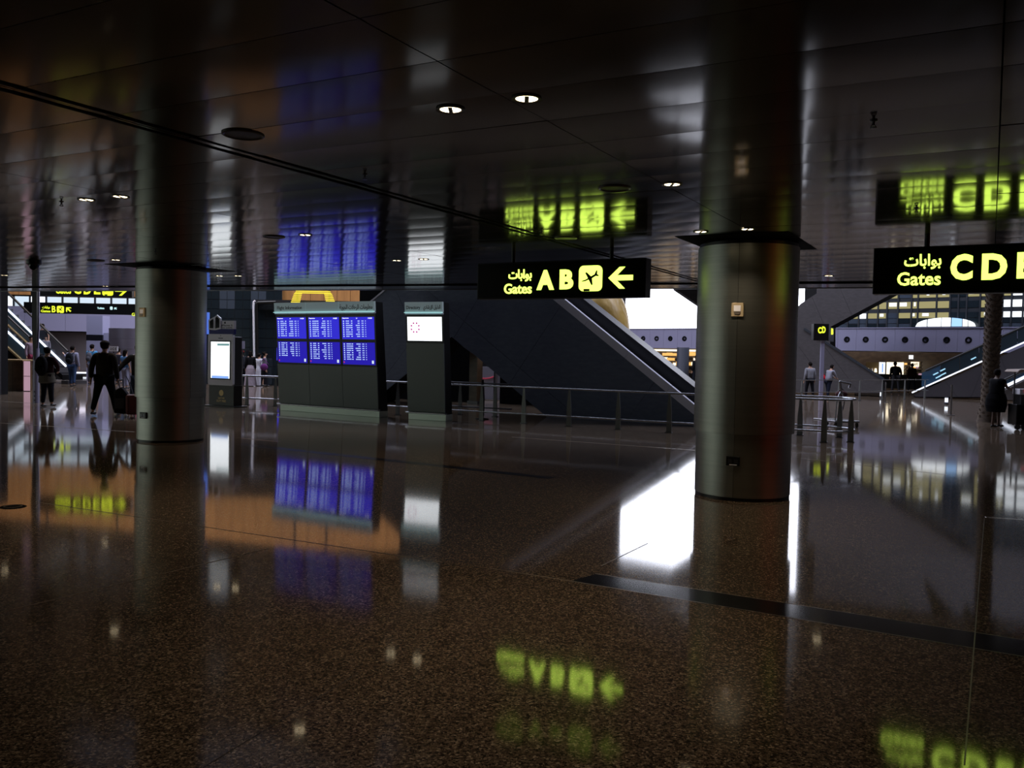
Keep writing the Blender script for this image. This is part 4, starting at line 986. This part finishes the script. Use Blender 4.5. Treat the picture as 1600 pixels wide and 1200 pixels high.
# palm trunk
p = fl(1544, 659); T = Vector((p.x, p.y, 0))
palm = thing('palm_tree', 'thick palm trunk with diamond leaf scars in front of the escalator strip', 'palm tree', T)
lean = .010
MB().add(*(lambda: ([T + Vector((lean * z + rr * math.cos(k * math.pi / 8), rr * math.sin(k * math.pi / 8), z)) for z, rr in ((0, .30), (.5, .22), (2, .20), (4, .205), (6.6, .20)) for k in range(16)],
                    [(r * 16 + k, r * 16 + (k + 1) % 16, (r + 1) * 16 + (k + 1) % 16, (r + 1) * 16 + k) for r in range(4) for k in range(16)]))(), True).build('trunk', M['bark'], palm)
mb = MB()
for k in range(470):
    z = .05 + k * .0138; th = k * 2.39996; rr = .20 + (.08 * max(0, 1 - z / .5)); c = T + Vector((lean * z, 0, z)); d = Vector((math.cos(th), math.sin(th), 0)); s = Vector((-d.y, d.x, 0))
    b0 = c + d * (rr - .02); tip = c + d * (rr + .035) + Z * .09; wv = .07
    mb.add([b0 - s * wv, b0 - Z * .06, b0 + s * wv, b0 + Z * .09, tip - s * .03 - Z * .03, tip + s * .03 - Z * .03, tip], [(0, 1, 4), (1, 5, 4), (1, 2, 5), (2, 3, 6, 5), (3, 0, 4, 6), (4, 5, 6)])
mb.build('leaf_base', M['bark'], palm, kind='stuff')
top = T + Vector((lean * 6.6, 0, 6.6))
for k in range(14):
    th = k * 2.4; d = Vector((math.cos(th), math.sin(th), 0)); s = Vector((-d.y, d.x, 0)); vs = []; fs = []
    el_ = R.uniform(.2, 1.0)
    for i in range(9):
        q_ = i / 8; c = top + d * (2.4 * q_) + Z * (el_ * 1.6 * q_ - 2.0 * q_ * q_); wd = .38 * math.sin(math.pi * min(1, q_ * .9 + .1)) + .02
        vs += [c - s * wd - Z * wd * .5, c, c + s * wd - Z * wd * .5]
        if i: b0 = 3 * (i - 1); fs += [(b0, b0 + 1, b0 + 4, b0 + 3), (b0 + 1, b0 + 2, b0 + 5, b0 + 4)]
    MB().add(vs, fs, True).build('frond', M['leaf'], palm)
# vendor cart with parasol at the picture edge
p = fl(1606, 672); f = Frame(Vector((p.x, p.y, 0)), (1, 0, 0)); sc_ = p.y / F
t = thing('vendor_cart', 'black wheeled cart with a pale top and a cream canopy by the palm', 'cart', p)
def cf(px, py): return ((px - 1597) * sc_, (672 - py) * sc_)
MB().fbox(f, cf(1578, 0)[0], .9, .12, cf(0, 632)[1], -.4, 0).build('cart_body', M['black'], t, bevel=.02)
for k in range(5): MB().fbox(f, cf(1580, 0)[0] + .22 * k, cf(1580, 0)[0] + .22 * k + .205, .16, cf(0, 634)[1], 0, .012).build('body_panel', M['matte'], t)
MB().fbox(f, cf(1584, 0)[0], .9, cf(0, 617)[1], cf(0, 608)[1], -.4, -.05).build('display_case', M['white'], t, bevel=.02)
MB().fbox(f, cf(1588, 0)[0], .6, cf(0, 632)[1], cf(0, 617)[1], -.38, -.1).build('case_base', M['steel_dark'], t)
MB().fbox(f, cf(1590, 0)[0], cf(1603, 0)[0], cf(0, 614)[1], cf(0, 608.5)[1], -.05, -.04).build('red_label', mat('red_label', (.5, .02, .03), .5, 0, (.5, .03, .04), .3), t)
MB().fprism(f, [cf(1572, 581), cf(1576, 577.5), cf(1600, 576.5), (.9, cf(0, 577)[1]), (.9, cf(0, 582)[1]), cf(1576, 582)], -.45, .15).build('canopy', mat('cream_canopy', (.55, .45, .38), .7), t)
MB().tube(f.pt(cf(1582, 0)[0], .1, -.25), f.pt(cf(1582, 0)[0], cf(0, 579)[1], -.25), .02, n=8).build('canopy_pole', M['steel_dark'], t)
for x in (1582, 1592, 1602):
    c = f.pt(cf(x, 0)[0], .07, -.05); MB().tube(c - Vector((0, .02, 0)), c + Vector((0, .02, 0)), .07, n=14).build('wheel', M['steel_dark'], t)
# luggage trolley behind the rail
p = fl(1322, 668); f = Frame(Vector((p.x, p.y, 0)), (1, .25, 0)); sc_ = p.y / F
def cf(px, py): return ((px - 1322) * sc_, (668 - py) * sc_)
t = thing('luggage_trolley', 'bent chrome luggage trolley handle standing behind the guard rail end', 'trolley', p)
MB().path([f.pt(*cf(*q)) for q in ((1314, 640), (1309, 630), (1306, 622), (1311, 612), (1308.5, 596.5), (1327, 600), (1325, 606))], .028).build('handle_frame', M['steel'], t)
MB().path([f.pt(*cf(1313, 640), .05), f.pt(*cf(1316, 622), .05), f.pt(*cf(1311, 612), .0)], .018).build('brace', M['steel'], t)
MB().fbox(f, -.35, .35, .12, .17, -.9, .05).build('deck', M['steel'], t, bevel=.01)
MB().path([f.pt(*cf(1314, 640)), f.pt(-.18, .15, -.05)], .018).build('upright', M['steel'], t)
for dx, dw in ((-.3, 0), (.3, 0), (0, -.8)):
    c = f.pt(dx, .06, dw); MB().tube(c - Vector((.02, 0, 0)), c + Vector((.02, 0, 0)), .06, n=12).build('wheel', M['black'], t)
MB().fbox(f, -.16, .20, .68, .71, -.5, -.1).build('upper_basket', M['steel_dark'], t)
MB().path([f.pt(-.18, .15, -.2), f.pt(-.14, .69, -.2)], .015).build('basket_post', M['steel'], t)
b_ = MB().ball(f.pt(.03, .815, -.28), (.15, .13, .10), 8, 14).build('duffel_bag', mat('dark_red_cloth', (.09, .015, .018), .8), None, loc=f.pt(.03, .715, -.28)); tag(b_, 'dark red soft bag on the luggage trolley', 'bag')
MB().path([f.pt(-.06, .89, -.28), f.pt(.03, .96, -.28), f.pt(.12, .89, -.28)], .012).build('bag_handle', M['black'], b_)
# round floor outlet covers
for px, py, lab in ((20, 792, 'round black floor cover near the grey pier reflection'),):
    p = fl(px, py); t = MB().lathe(p, [(0, .006), (.115, .006), (.13, 0)], 24).build('floor_cover', M['matte'], None, loc=p); tag(t, lab, 'floor cover')
    MB().lathe(p, [(.07, .006), (.08, .012), (.09, .006)], 24).build('cover_rim', M['ring'], t)
# unseen shop fronts added for the glow mirrored in the columns and floor
f = Frame((13.5, 0, 0), (0, -1, 0)); t = thing('red_lit_shopfront', 'red lit shop front along the side hall, out of view', 'shop front', (13.5, 1, 0))
MB().fbox(f, -7.5, 4, 0, 3.05, -.4, 0).build('front_wall', M['matte'], t); MB().fbox(f, -7, 3, 2.0, 2.75, 0, .06).build('sign_band', emat('red_sign', (.9, .10, .06), .55), t)
for k in range(5): MB().fbox(f, -7 + 2 * k, -5.3 + 2 * k, .3, 1.8, 0, .03).build('added_window', emat('red_window', (.6, .06, .03), .07), t)
f = Frame((-24, 0, 0), (0, 1, 0)); t = thing('added_pale_shopfront', 'softly lit shop front, unseen, added to brighten the columns from the opposite side', 'shop front', (-24, 12, 0))
MB().fbox(f, 2, 24, 0, 3.05, -.4, 0).build('front_wall', M['matte'], t)
for k in range(7): MB().fbox(f, 2.6 + 3 * k, 5.2 + 3 * k, .5, 2.3, 0, .03).build('added_window', emat('added_shop_glow', (.66, .74, .66), 1.7), t)

# ------------------------------------------------------------------ people
def skin(name, vs, es, rad, mt, par, root=0, lv=1):
    me = bpy.data.meshes.new(name); me.from_pydata([Vector(v) for v in vs], es, []); me.materials.append(mt)
    o = bpy.data.objects.new(name, me); col.objects.link(o); o.parent = par
    md = o.modifiers.new('skin', 'SKIN'); md.use_smooth_shade = True; md.branch_smoothing = .3
    for i, r in enumerate(rad):
        sv = me.skin_vertices[0].data[i]; sv.radius = (r, r) if not isinstance(r, tuple) else r; sv.use_root = (i == root)
    s = o.modifiers.new('sub', 'SUBSURF'); s.levels = lv; s.render_levels = lv
    return o
class Sk:
    def __init__(s): s.v = []; s.e = []; s.r = []; s.n = {}
    def add(s, n, p, r, par=None):
        s.n[n] = len(s.v); s.v.append(Vector(p)); s.r.append(r)
        if par is not None: s.e.append((s.n[par], s.n[n]))
def person(label, px, py, h, yaw=180, top=(.05, .05, .05), legs=(.02, .02, .025), skinc='skin', stride=.10, spread=.05, armL=None, armR=None, lean=0, hair='short', cap=None, tee=False, skirt=None, wide=1.0, group=None, z=0, girl=False, collar=None, Y=None, bend=0):
    base = fl(px, py) if Y is None else atY(px, py, Y)
    if Y is not None: base.z = z
    else: base.z = 0
    t = thing('person', label, 'person', base, group); t.rotation_euler = (0, 0, math.radians(yaw))   # local front is -Y
    S = lambda x, y, zz: Vector((x * h, (y - lean * max(0, zz - .5) - bend * max(0, zz - .55)) * h, zz * h * (1 - .0) - bend * .25 * max(0, zz - .55) * h))
    bo = M[skinc]; W = wide
    J = {}
    for sgn, nm in ((-1, 'R'), (1, 'L')):
        f_ = -stride * sgn; 
        J['hip' + nm] = S(.048 * sgn * W, 0, .50); J['knee' + nm] = S((.05 + spread * .5) * sgn, f_ * .5 - (.02 if f_ < 0 else .0), .275)
        J['ank' + nm] = S((.045 + spread) * sgn, f_, .045 + (.02 if f_ > 0 else 0)); J['toe' + nm] = S((.05 + spread) * sgn, f_ - .075, .018)
        J['sh' + nm] = S(.098 * sgn * W, 0, .805)
        a = armL if nm == 'L' else armR
        if a is None: a = ((.125 * sgn * W, .015, .635), (.135 * sgn * W, -.03, .49))
        J['el' + nm] = S(*a[0]); J['wr' + nm] = S(*a[1])
    J['pel'] = S(0, 0, .52); J['wai'] = S(0, 0, .60); J['che'] = S(0, .0, .73); J['nb'] = S(0, .0, .82); J['nk'] = S(0, -.005, .86)
    J['h0'] = S(0, -.012, .89); J['h1'] = S(0, -.012, .935); J['h2'] = S(0, -.008, .975)
    k = Sk(); A_ = k.add
    A_('pel', J['pel'], (.078 * h * W, .055 * h * W)); A_('wai', J['wai'], (.066 * h * W, .048 * h * W), 'pel'); A_('che', J['che'], (.078 * h * W, .056 * h * W), 'wai')
    A_('nb', J['nb'], (.05 * h, .04 * h), 'che'); A_('nk', J['nk'], .030 * h, 'nb'); A_('h0', J['h0'], (.040 * h, .046 * h), 'nk'); A_('h1', J['h1'], (.046 * h, .054 * h), 'h0'); A_('h2', J['h2'], (.034 * h, .040 * h), 'h1')
    for nm in 'RL':
        A_('hip' + nm, J['hip' + nm], .048 * h * W, 'pel'); A_('knee' + nm, J['knee' + nm], .031 * h, 'hip' + nm); A_('ank' + nm, J['ank' + nm], .020 * h, 'knee' + nm); A_('toe' + nm, J['toe' + nm], .016 * h, 'ank' + nm)
        A_('sh' + nm, J['sh' + nm], .036 * h, 'nb'); A_('el' + nm, J['el' + nm], .024 * h, 'sh' + nm); A_('wr' + nm, J['wr' + nm], .016 * h, 'el' + nm)
        d = (J['wr' + nm] - J['el' + nm]).normalized(); s_ = d.cross(Vector((0, 1, 0)) if abs(d.y) < .8 else Vector((0, 0, 1))).normalized(); f_ = s_.cross(d).normalized()
        A_('pa' + nm, J['wr' + nm] + d * .042 * h, (.020 * h, .011 * h), 'wr' + nm)
        for q in range(4):
            o_ = s_ * 0 + f_ * ((q - 1.5) * .0105 * h); ln = (.036, .042, .040, .031)[q] * h
            A_(f'f{q}' + nm, J['wr' + nm] + d * .052 * h + o_, .0052 * h, 'pa' + nm); A_(f'g{q}' + nm, J['wr' + nm] + d * (.052 * h + ln * .55) + o_, .005 * h, f'f{q}' + nm)
            A_(f'i{q}' + nm, J['wr' + nm] + d * (.052 * h + ln * .85) + o_ * .95 + s_ * .008 * h, .0042 * h, f'g{q}' + nm)
        A_('th' + nm, J['wr' + nm] + d * .022 * h + f_ * .02 * h, .006 * h, 'pa' + nm); A_('ti' + nm, J['wr' + nm] + d * .045 * h + f_ * .032 * h, .0052 * h, 'th' + nm)
    body = skin('body', k.v, k.e, k.r, bo, t)
    # clothes follow the same joints
    k = Sk(); A_ = k.add; g = .012 * h
    A_('pel', J['pel'] + Vector((0, 0, -.03 * h)), (.098 * h * W + g, .068 * h * W + g)); A_('wai', J['wai'], (.090 * h * W + g, .062 * h * W + g), 'pel'); A_('che', J['che'], (.108 * h * W + g, .070 * h * W + g), 'wai'); A_('nb', J['nb'] + Vector((0, 0, -.012 * h)), (.062 * h, .048 * h), 'che')
    for nm in 'RL':
        A_('sh' + nm, J['sh' + nm], .050 * h + g * .5, 'nb')
        if tee: A_('el' + nm, J['sh' + nm].lerp(J['el' + nm], .6), .034 * h, 'sh' + nm)
        else: A_('el' + nm, J['el' + nm], .038 * h, 'sh' + nm); A_('wr' + nm, J['wr' + nm], .028 * h, 'el' + nm)
    skin('top', k.v, k.e, k.r, plain(top, .8), t)
    if collar: hd_ = MB().lathe(J['nb'], [(.05 * h, -.02 * h), (.052 * h, .015 * h), (.040 * h, .028 * h), (.036 * h, .01 * h)], 16).build('hood', plain(collar, .9)); hd_.parent = t
    if skirt:
        c0 = Vector((0, 0, 0)); n_ = 20; mb = MB(); pr = [(a_ * 1.38, b_) for a_, b_ in skirt]
        for i in range(len(pr) - 1):
            vs = [Vector((r * h * W * math.cos(2 * math.pi * q / n_) * (1 + .06 * math.sin(q * 2.6)), r * h * W * .85 * math.sin(2 * math.pi * q / n_), zz * h)) for r, zz in (pr[i], pr[i + 1]) for q in range(n_)]
            mb.add(vs, [(q, (q + 1) % n_, n_ + (q + 1) % n_, n_ + q) for q in range(n_)], True)
        o = mb.build('skirt', plain(legs, .85), None); o.parent = t
    else:
        k = Sk(); A_ = k.add; A_('pel', J['pel'], (.080 * h * W, .058 * h * W))
        for nm in 'RL':
            A_('hip' + nm, J['hip' + nm], (.062 * h * W + g * .3), 'pel'); A_('knee' + nm, J['knee' + nm], .046 * h, 'hip' + nm); A_('ank' + nm, J['ank' + nm] + Vector((0, 0, .01 * h)), .036 * h, 'knee' + nm)
        skin('trousers', k.v, k.e, k.r, plain(legs, .85), t)
    for nm in 'RL':
        a, b2 = J['ank' + nm], J['toe' + nm]; mb = MB().ball((0, 0, 0), (.028 * h, .075 * h, .026 * h), 6, 12, lambda d: Vector((d.x, d.y, max(d.z, -.016 * h))))
        mb.v = [p + Vector(((a.x + b2.x) / 2, (a.y + b2.y) / 2 + .0, a.z - .026 * h)) for p in mb.v]; o = mb.build('shoe', plain((.03, .03, .03), .6), None); o.parent = t
    hc = J['h1'] + Vector((0, 0, .006 * h))
    def hairfn(lo):
        def fn(d):
            if d.y < -.02 * h and d.z < .022 * h: return Vector((d.x, -.02 * h + (d.y + .02 * h) * .2, d.z))
            return d
        return fn
    if hair != 'none':
        mb = MB().ball((0, 0, 0), (.056 * h, .064 * h, .062 * h), 9, 14, hairfn(0))
        if hair == 'long': mb.ball((0, .035 * h, -.05 * h), (.05 * h, .032 * h, .085 * h), 8, 12)
        if hair == 'bun': mb.ball((0, .06 * h, .03 * h), (.025 * h, .025 * h, .025 * h), 6, 10)
        mb.v = [p + hc + Vector((0, .006 * h, .004 * h)) for p in mb.v]
        o = mb.build('hair', M['hair'] if hair != 'scarf' else plain((.3, .3, .32)), None); o.parent = t
    if cap:
        mb = MB().ball((0, 0, 0), (.060 * h, .068 * h, .05 * h), 7, 14, lambda d: Vector((d.x, d.y, max(d.z, -.008 * h)))); mb.ball((.0, -.075 * h, -.004 * h), (.045 * h, .04 * h, .008 * h), 6, 12)
        mb.v = [p + hc + Vector((0, .004 * h, .022 * h)) for p in mb.v]; o = mb.build('cap', plain(cap), None); o.parent = t
    mb = MB().ball((0, -.057 * h, -.004 * h), (.008 * h, .011 * h, .014 * h), 6, 8)
    for s_ in (-1, 1): mb.ball((.050 * h * s_, 0, -.002 * h), (.007 * h, .012 * h, .017 * h), 6, 8)
    mb.v = [p + J['h1'] for p in mb.v]; o = mb.build('nose_and_ears', bo, None); o.parent = t
    mb = MB()
    for s_ in (-1, 1): mb.ball((.018 * h * s_, -.051 * h, .008 * h), (.007 * h, .005 * h, .004 * h), 5, 8)
    mb.v = [p + J['h1'] for p in mb.v]; o = mb.build('eyes', M['black'], None); o.parent = t
    t['_h'] = h
    return t, J
def world_of(t, p):
    a = t.rotation_euler[2]; return Vector((t.location.x + p.x * math.cos(a) - p.y * math.sin(a), t.location.y + p.x * math.sin(a) + p.y * math.cos(a), t.location.z + p.z))
def backpack(t, J, label, c, h, s=1.0):
    o = thing('backpack', label, 'backpack', world_of(t, Vector((0, .145 * h, .58 * h)))); o.rotation_euler = t.rotation_euler.copy()
    def put(mb, nm, mt, bev=0):
        q = mb.build(nm, mt, None, bevel=bev); q.parent = o; return q
    put(MB().ball((0, .0, .11 * h), (.095 * h * s, .065 * h * s, .145 * h * s), 10, 16, lambda d: Vector((max(min(d.x, .085 * h * s), -.085 * h * s), max(min(d.y, .05 * h), -.05 * h), d.z))), 'pack_body', plain(c, .8))
    put(MB().ball((0, .055 * h, .06 * h), (.07 * h * s, .03 * h, .065 * h), 8, 14), 'front_pocket', plain([x * .7 for x in c], .8))
    for sg in (-1, 1): put(MB().path([Vector((.055 * sg * h, -.03 * h, .22 * h)), Vector((.06 * sg * h, -.10 * h, .262 * h)), Vector((.075 * sg * h, -.20 * h, .20 * h)), Vector((.08 * sg * h, -.19 * h, .08 * h)), Vector((.07 * sg * h, -.04 * h, .02 * h))], .009 * h, 6), 'strap', plain([x * .7 for x in c], .8))
    return o
# the man in the hood, walking away
t, J = person('man in a dark hooded sweatshirt and black cap walking away with a trolley bag', 163, 650, 1.78, 180, (.022, .018, .013), (.006, .006, .007), stride=-.06, spread=.085, cap=(.01, .01, .012), collar=(.03, .025, .018), wide=1.25,
              armL=((.158, .03, .65), (.170, .02, .50)), armR=((-.158, .02, .65), (-.165, -.03, .49)))
# bags beside him
p = fl(187.5, 652); f = Frame(Vector((p.x, p.y, 0)), (1, .2, 0)); sc_ = p.y / F
t = thing('trolley_bag', 'black soft trolley bag held by the hooded man', 'bag', p)
MB().fprism(f, [(-.15, .1), (.15, .06), (.16, .55), (.02, .72), (-.14, .62)], -.22, 0).build('bag_body', plain((.015, .015, .018), .85), t, bevel=.04)
MB().path([f.pt(-.02, .6, -.1), f.pt(-.06, .86, -.12), f.pt(.03, .88, -.12), f.pt(.06, .6, -.1)], .012).build('pull_handle', M['steel_dark'], t)
MB().fbox(f, -.10, .11, .2, .45, 0, .04).build('front_pocket', plain((.05, .05, .055), .85), t, bevel=.015)
for x in (-.1, .12):
    c = f.pt(x, .05, -.05); MB().tube(c - Vector((.02, 0, 0)), c + Vector((.02, 0, 0)), .05, n=12).build('wheel', M['white'], t)
p = fl(209, 653); f = Frame(Vector((p.x, p.y, 0)), (1, .1, 0))
t = thing('suitcase', 'dark red wheeled suitcase half hidden by the steel column', 'suitcase', p)
MB().fbox(f, -.20, .26, .07, .54, -.26, 0).build('case_body', plain((.10, .012, .015), .6), t, bevel=.05)
for x in (-.12, .18): MB().fbox(f, x - .01, x + .01, .12, .50, 0, .006).build('case_rib', plain((.06, .008, .01), .6), t)
MB().path([f.pt(-.05, .54, -.12), f.pt(-.16, .86, -.12), f.pt(-.22, .98, -.12)], .012).build('pull_handle', M['steel_dark'], t)
for x in (-.14, .0, .2):
    c = f.pt(x, .035, -.03); MB().tube(c - Vector((.015, 0, 0)), c + Vector((.015, 0, 0)), .035, n=12).build('wheel', M['white'], t)
person('person in a dark jacket reaching back to the suitcase, mostly behind the steel column', 216, 645, 1.74, 200, (.012, .012, .014), (.03, .04, .07), armL=((.20, .05, .70), (.28, .10, .585)), hair='short', stride=.05)
t, J = person('woman in a maroon top with a black backpack and a pale shirt round her waist', 73.5, 636, 1.60, 172, (.035, .012, .016), (.012, .012, .016), stride=.05, spread=.075, hair='bun', wide=1.15, armR=((-.17, -.03, .68), (-.10, -.14, .60)), armL=((.16, -.02, .68), (.12, -.10, .60)))
w_ = MB().lathe((0, 0, 0), [(.115 * 1.6, .575 * 1.6), (.125 * 1.6, .5 * 1.6), (.13 * 1.6, .42 * 1.6), (.115 * 1.6, .40 * 1.6)], 20).build('waist_shirt', plain((.12, .11, .09), .9), None); w_.parent = t
backpack(t, J, 'black backpack worn by the woman in the maroon top', (.010, .009, .010), 1.6, 1.15)
t, J = person('young man in jeans and a pale hooded top raising one hand', 113, 604, 1.62, 180, (.25, .25, .34), (.04, .07, .15), stride=.06, spread=.02, wide=1.1, armL=((.17, -.06, .70), (.25, -.10, .78)))
backpack(t, J, 'dark backpack worn by the young man in jeans', (.012, .014, .018), 1.62)
person('man in a black polo shirt and pale trousers riding down the escalator', 66.5, 552, 1.55, 10, (.012, .012, .016), (.32, .31, .36), Y=38.6, z=1.00, stride=.03, tee=True, armL=((.15, .03, .66), (.17, -.03, .53)))
person('person in a grey and pink top at the foot of the lower escalator', 48.5, 578, 1.55, 60, (.30, .22, .27), (.20, .03, .06), Y=34.2, z=.42, stride=.05)
person('child with dark hair riding behind the man in the polo shirt', 72, 560, 1.15, 20, (.22, .21, .25), (.05, .05, .07), Y=38.1, z=.86, stride=.03)
t, J = person('man in a bright blue T-shirt with a grey backpack, behind the hooded man', 143.5, 601, 1.70, 180, (.07, .26, .48), (.12, .12, .16), tee=True, stride=.05)
backpack(t, J, 'grey backpack worn by the man in the bright blue T-shirt', (.10, .10, .12), 1.7, .8)
person('person in a dark vest standing between the hooded man and the steel drum', 185, 600, 1.55, 170, (.02, .02, .03), (.10, .10, .14), stride=.04)
person('young woman in a light blue T-shirt and pale trousers near the steel drum', 195.5, 608, 1.52, 160, (.10, .22, .42), (.24, .24, .32), tee=True, stride=.05, hair='long')
person('child in a pink top with one leg kicked out, half behind the steel column', 213, 607, 1.30, 90, (.55, .06, .14), (.02, .02, .03), stride=.17, spread=.02)
# queue behind the rail
person('man in a dark jacket and red cap standing behind the bright guard rail', 378, 602, 1.55, 200, (.025, .027, .035), (.012, .012, .016), cap=(.30, .03, .03), stride=.02, wide=1.15)
person('woman in a long pale skirt and black headscarf beside the man in the red cap', 391, 603.5, 1.55, 190, (.010, .010, .012), (.34, .29, .34), stride=.02, hair='long', skirt=[(.06, .60), (.085, .5), (.11, .2), (.125, .02)])
person('person in a long white robe beyond the queue at the portal', 404.5, 603, 1.45, 150, (.60, .60, .66), (.62, .62, .70), stride=.03, skirt=[(.06, .62), (.075, .5), (.085, .2), (.095, .02)])
t, J = person('woman in a grey top carrying a purple bag behind the guard rail', 413, 604, 1.52, 110, (.16, .15, .18), (.012, .012, .015), stride=.05, skirt=[(.07, .56), (.085, .45), (.085, .1), (.08, .03)], hair='bun')
q = fl(413.5, 604); b_ = MB().ball(Vector((q.x + .06, q.y - .32, .86)), (.17, .06, .15), 8, 14).build('shoulder_bag', plain((.14, .035, .16)), None, loc=Vector((q.x + .06, q.y - .32, .62))); tag(b_, 'purple shoulder bag carried by the woman in the grey top', 'bag')
MB().path([Vector((q.x - .14, q.y - .30, .98)), Vector((q.x - .0, q.y - .2, 1.24)), Vector((q.x + .24, q.y - .30, .98))], .014).build('strap', plain((.10, .03, .12)), b_)
person('man in a black jacket and blue jeans nearest the flight board in the queue', 425.5, 602, 1.62, 140, (.008, .008, .010), (.10, .15, .26), stride=.05, wide=1.1)
# right side
person('man in a pale grey shirt and dark trousers standing before the stair wall', 1264.5, 622, 1.55, 185, (.25, .25, .28), (.012, .012, .016), stride=.03, wide=1.1)
t, J = person('person in a grey top with a red bag bending slightly by the sign post', 1293, 623, 1.50, 110, (.28, .28, .33), (.015, .017, .03), stride=.08, bend=.3, wide=1.1, armL=((.10, -.12, .68), (.08, -.24, .62)), armR=((-.10, -.12, .68), (-.08, -.22, .60)))
q = fl(1284.5, 622); b_ = MB().ball(Vector((q.x, q.y, .86)), (.13, .12, .16), 8, 12).build('hand_bag', plain((.5, .01, .02)), None, loc=Vector((q.x, q.y, .70))); tag(b_, 'bright red bag on the back of the bending person', 'bag')
MB().path([Vector((q.x - .08, q.y, .98)), Vector((q.x, q.y, 1.12)), Vector((q.x + .10, q.y, .98))], .012).build('strap', plain((.3, .01, .02)), b_)
person('heavy woman in a black top and black knee length skirt by the palm trunk', 1555, 668, 1.52, 105, (.006, .006, .007), (.005, .005, .006), skinc='darkskin', stride=.03, wide=1.5, tee=True, skirt=[(.072, .58), (.085, .5), (.088, .38), (.074, .27)], armL=((.13, -.06, .68), (.10, -.20, .60)), armR=((-.13, -.08, .70), (-.08, -.28, .63)))
person('dark clad customer leaning at the cafe counter under the bright screen', 1399, 613.5, 1.65, 180, (.008, .008, .010), (.07, .07, .08), stride=.04, wide=1.3, bend=.2)
person('customer in a dark red top standing at the cafe shelves', 1424, 613, 1.55, 170, (.04, .012, .012), (.015, .015, .02), stride=.04)
person('dark silhouetted man leaning by the round grey column before the warm shop', 1071, 601, 1.60, 240, (.008, .009, .012), (.010, .011, .015), stride=.05, bend=.25)
person('dark silhouetted man standing near the warm shop, next to the steel column', 1087, 603, 1.75, 200, (.010, .011, .015), (.012, .013, .018), stride=.03)
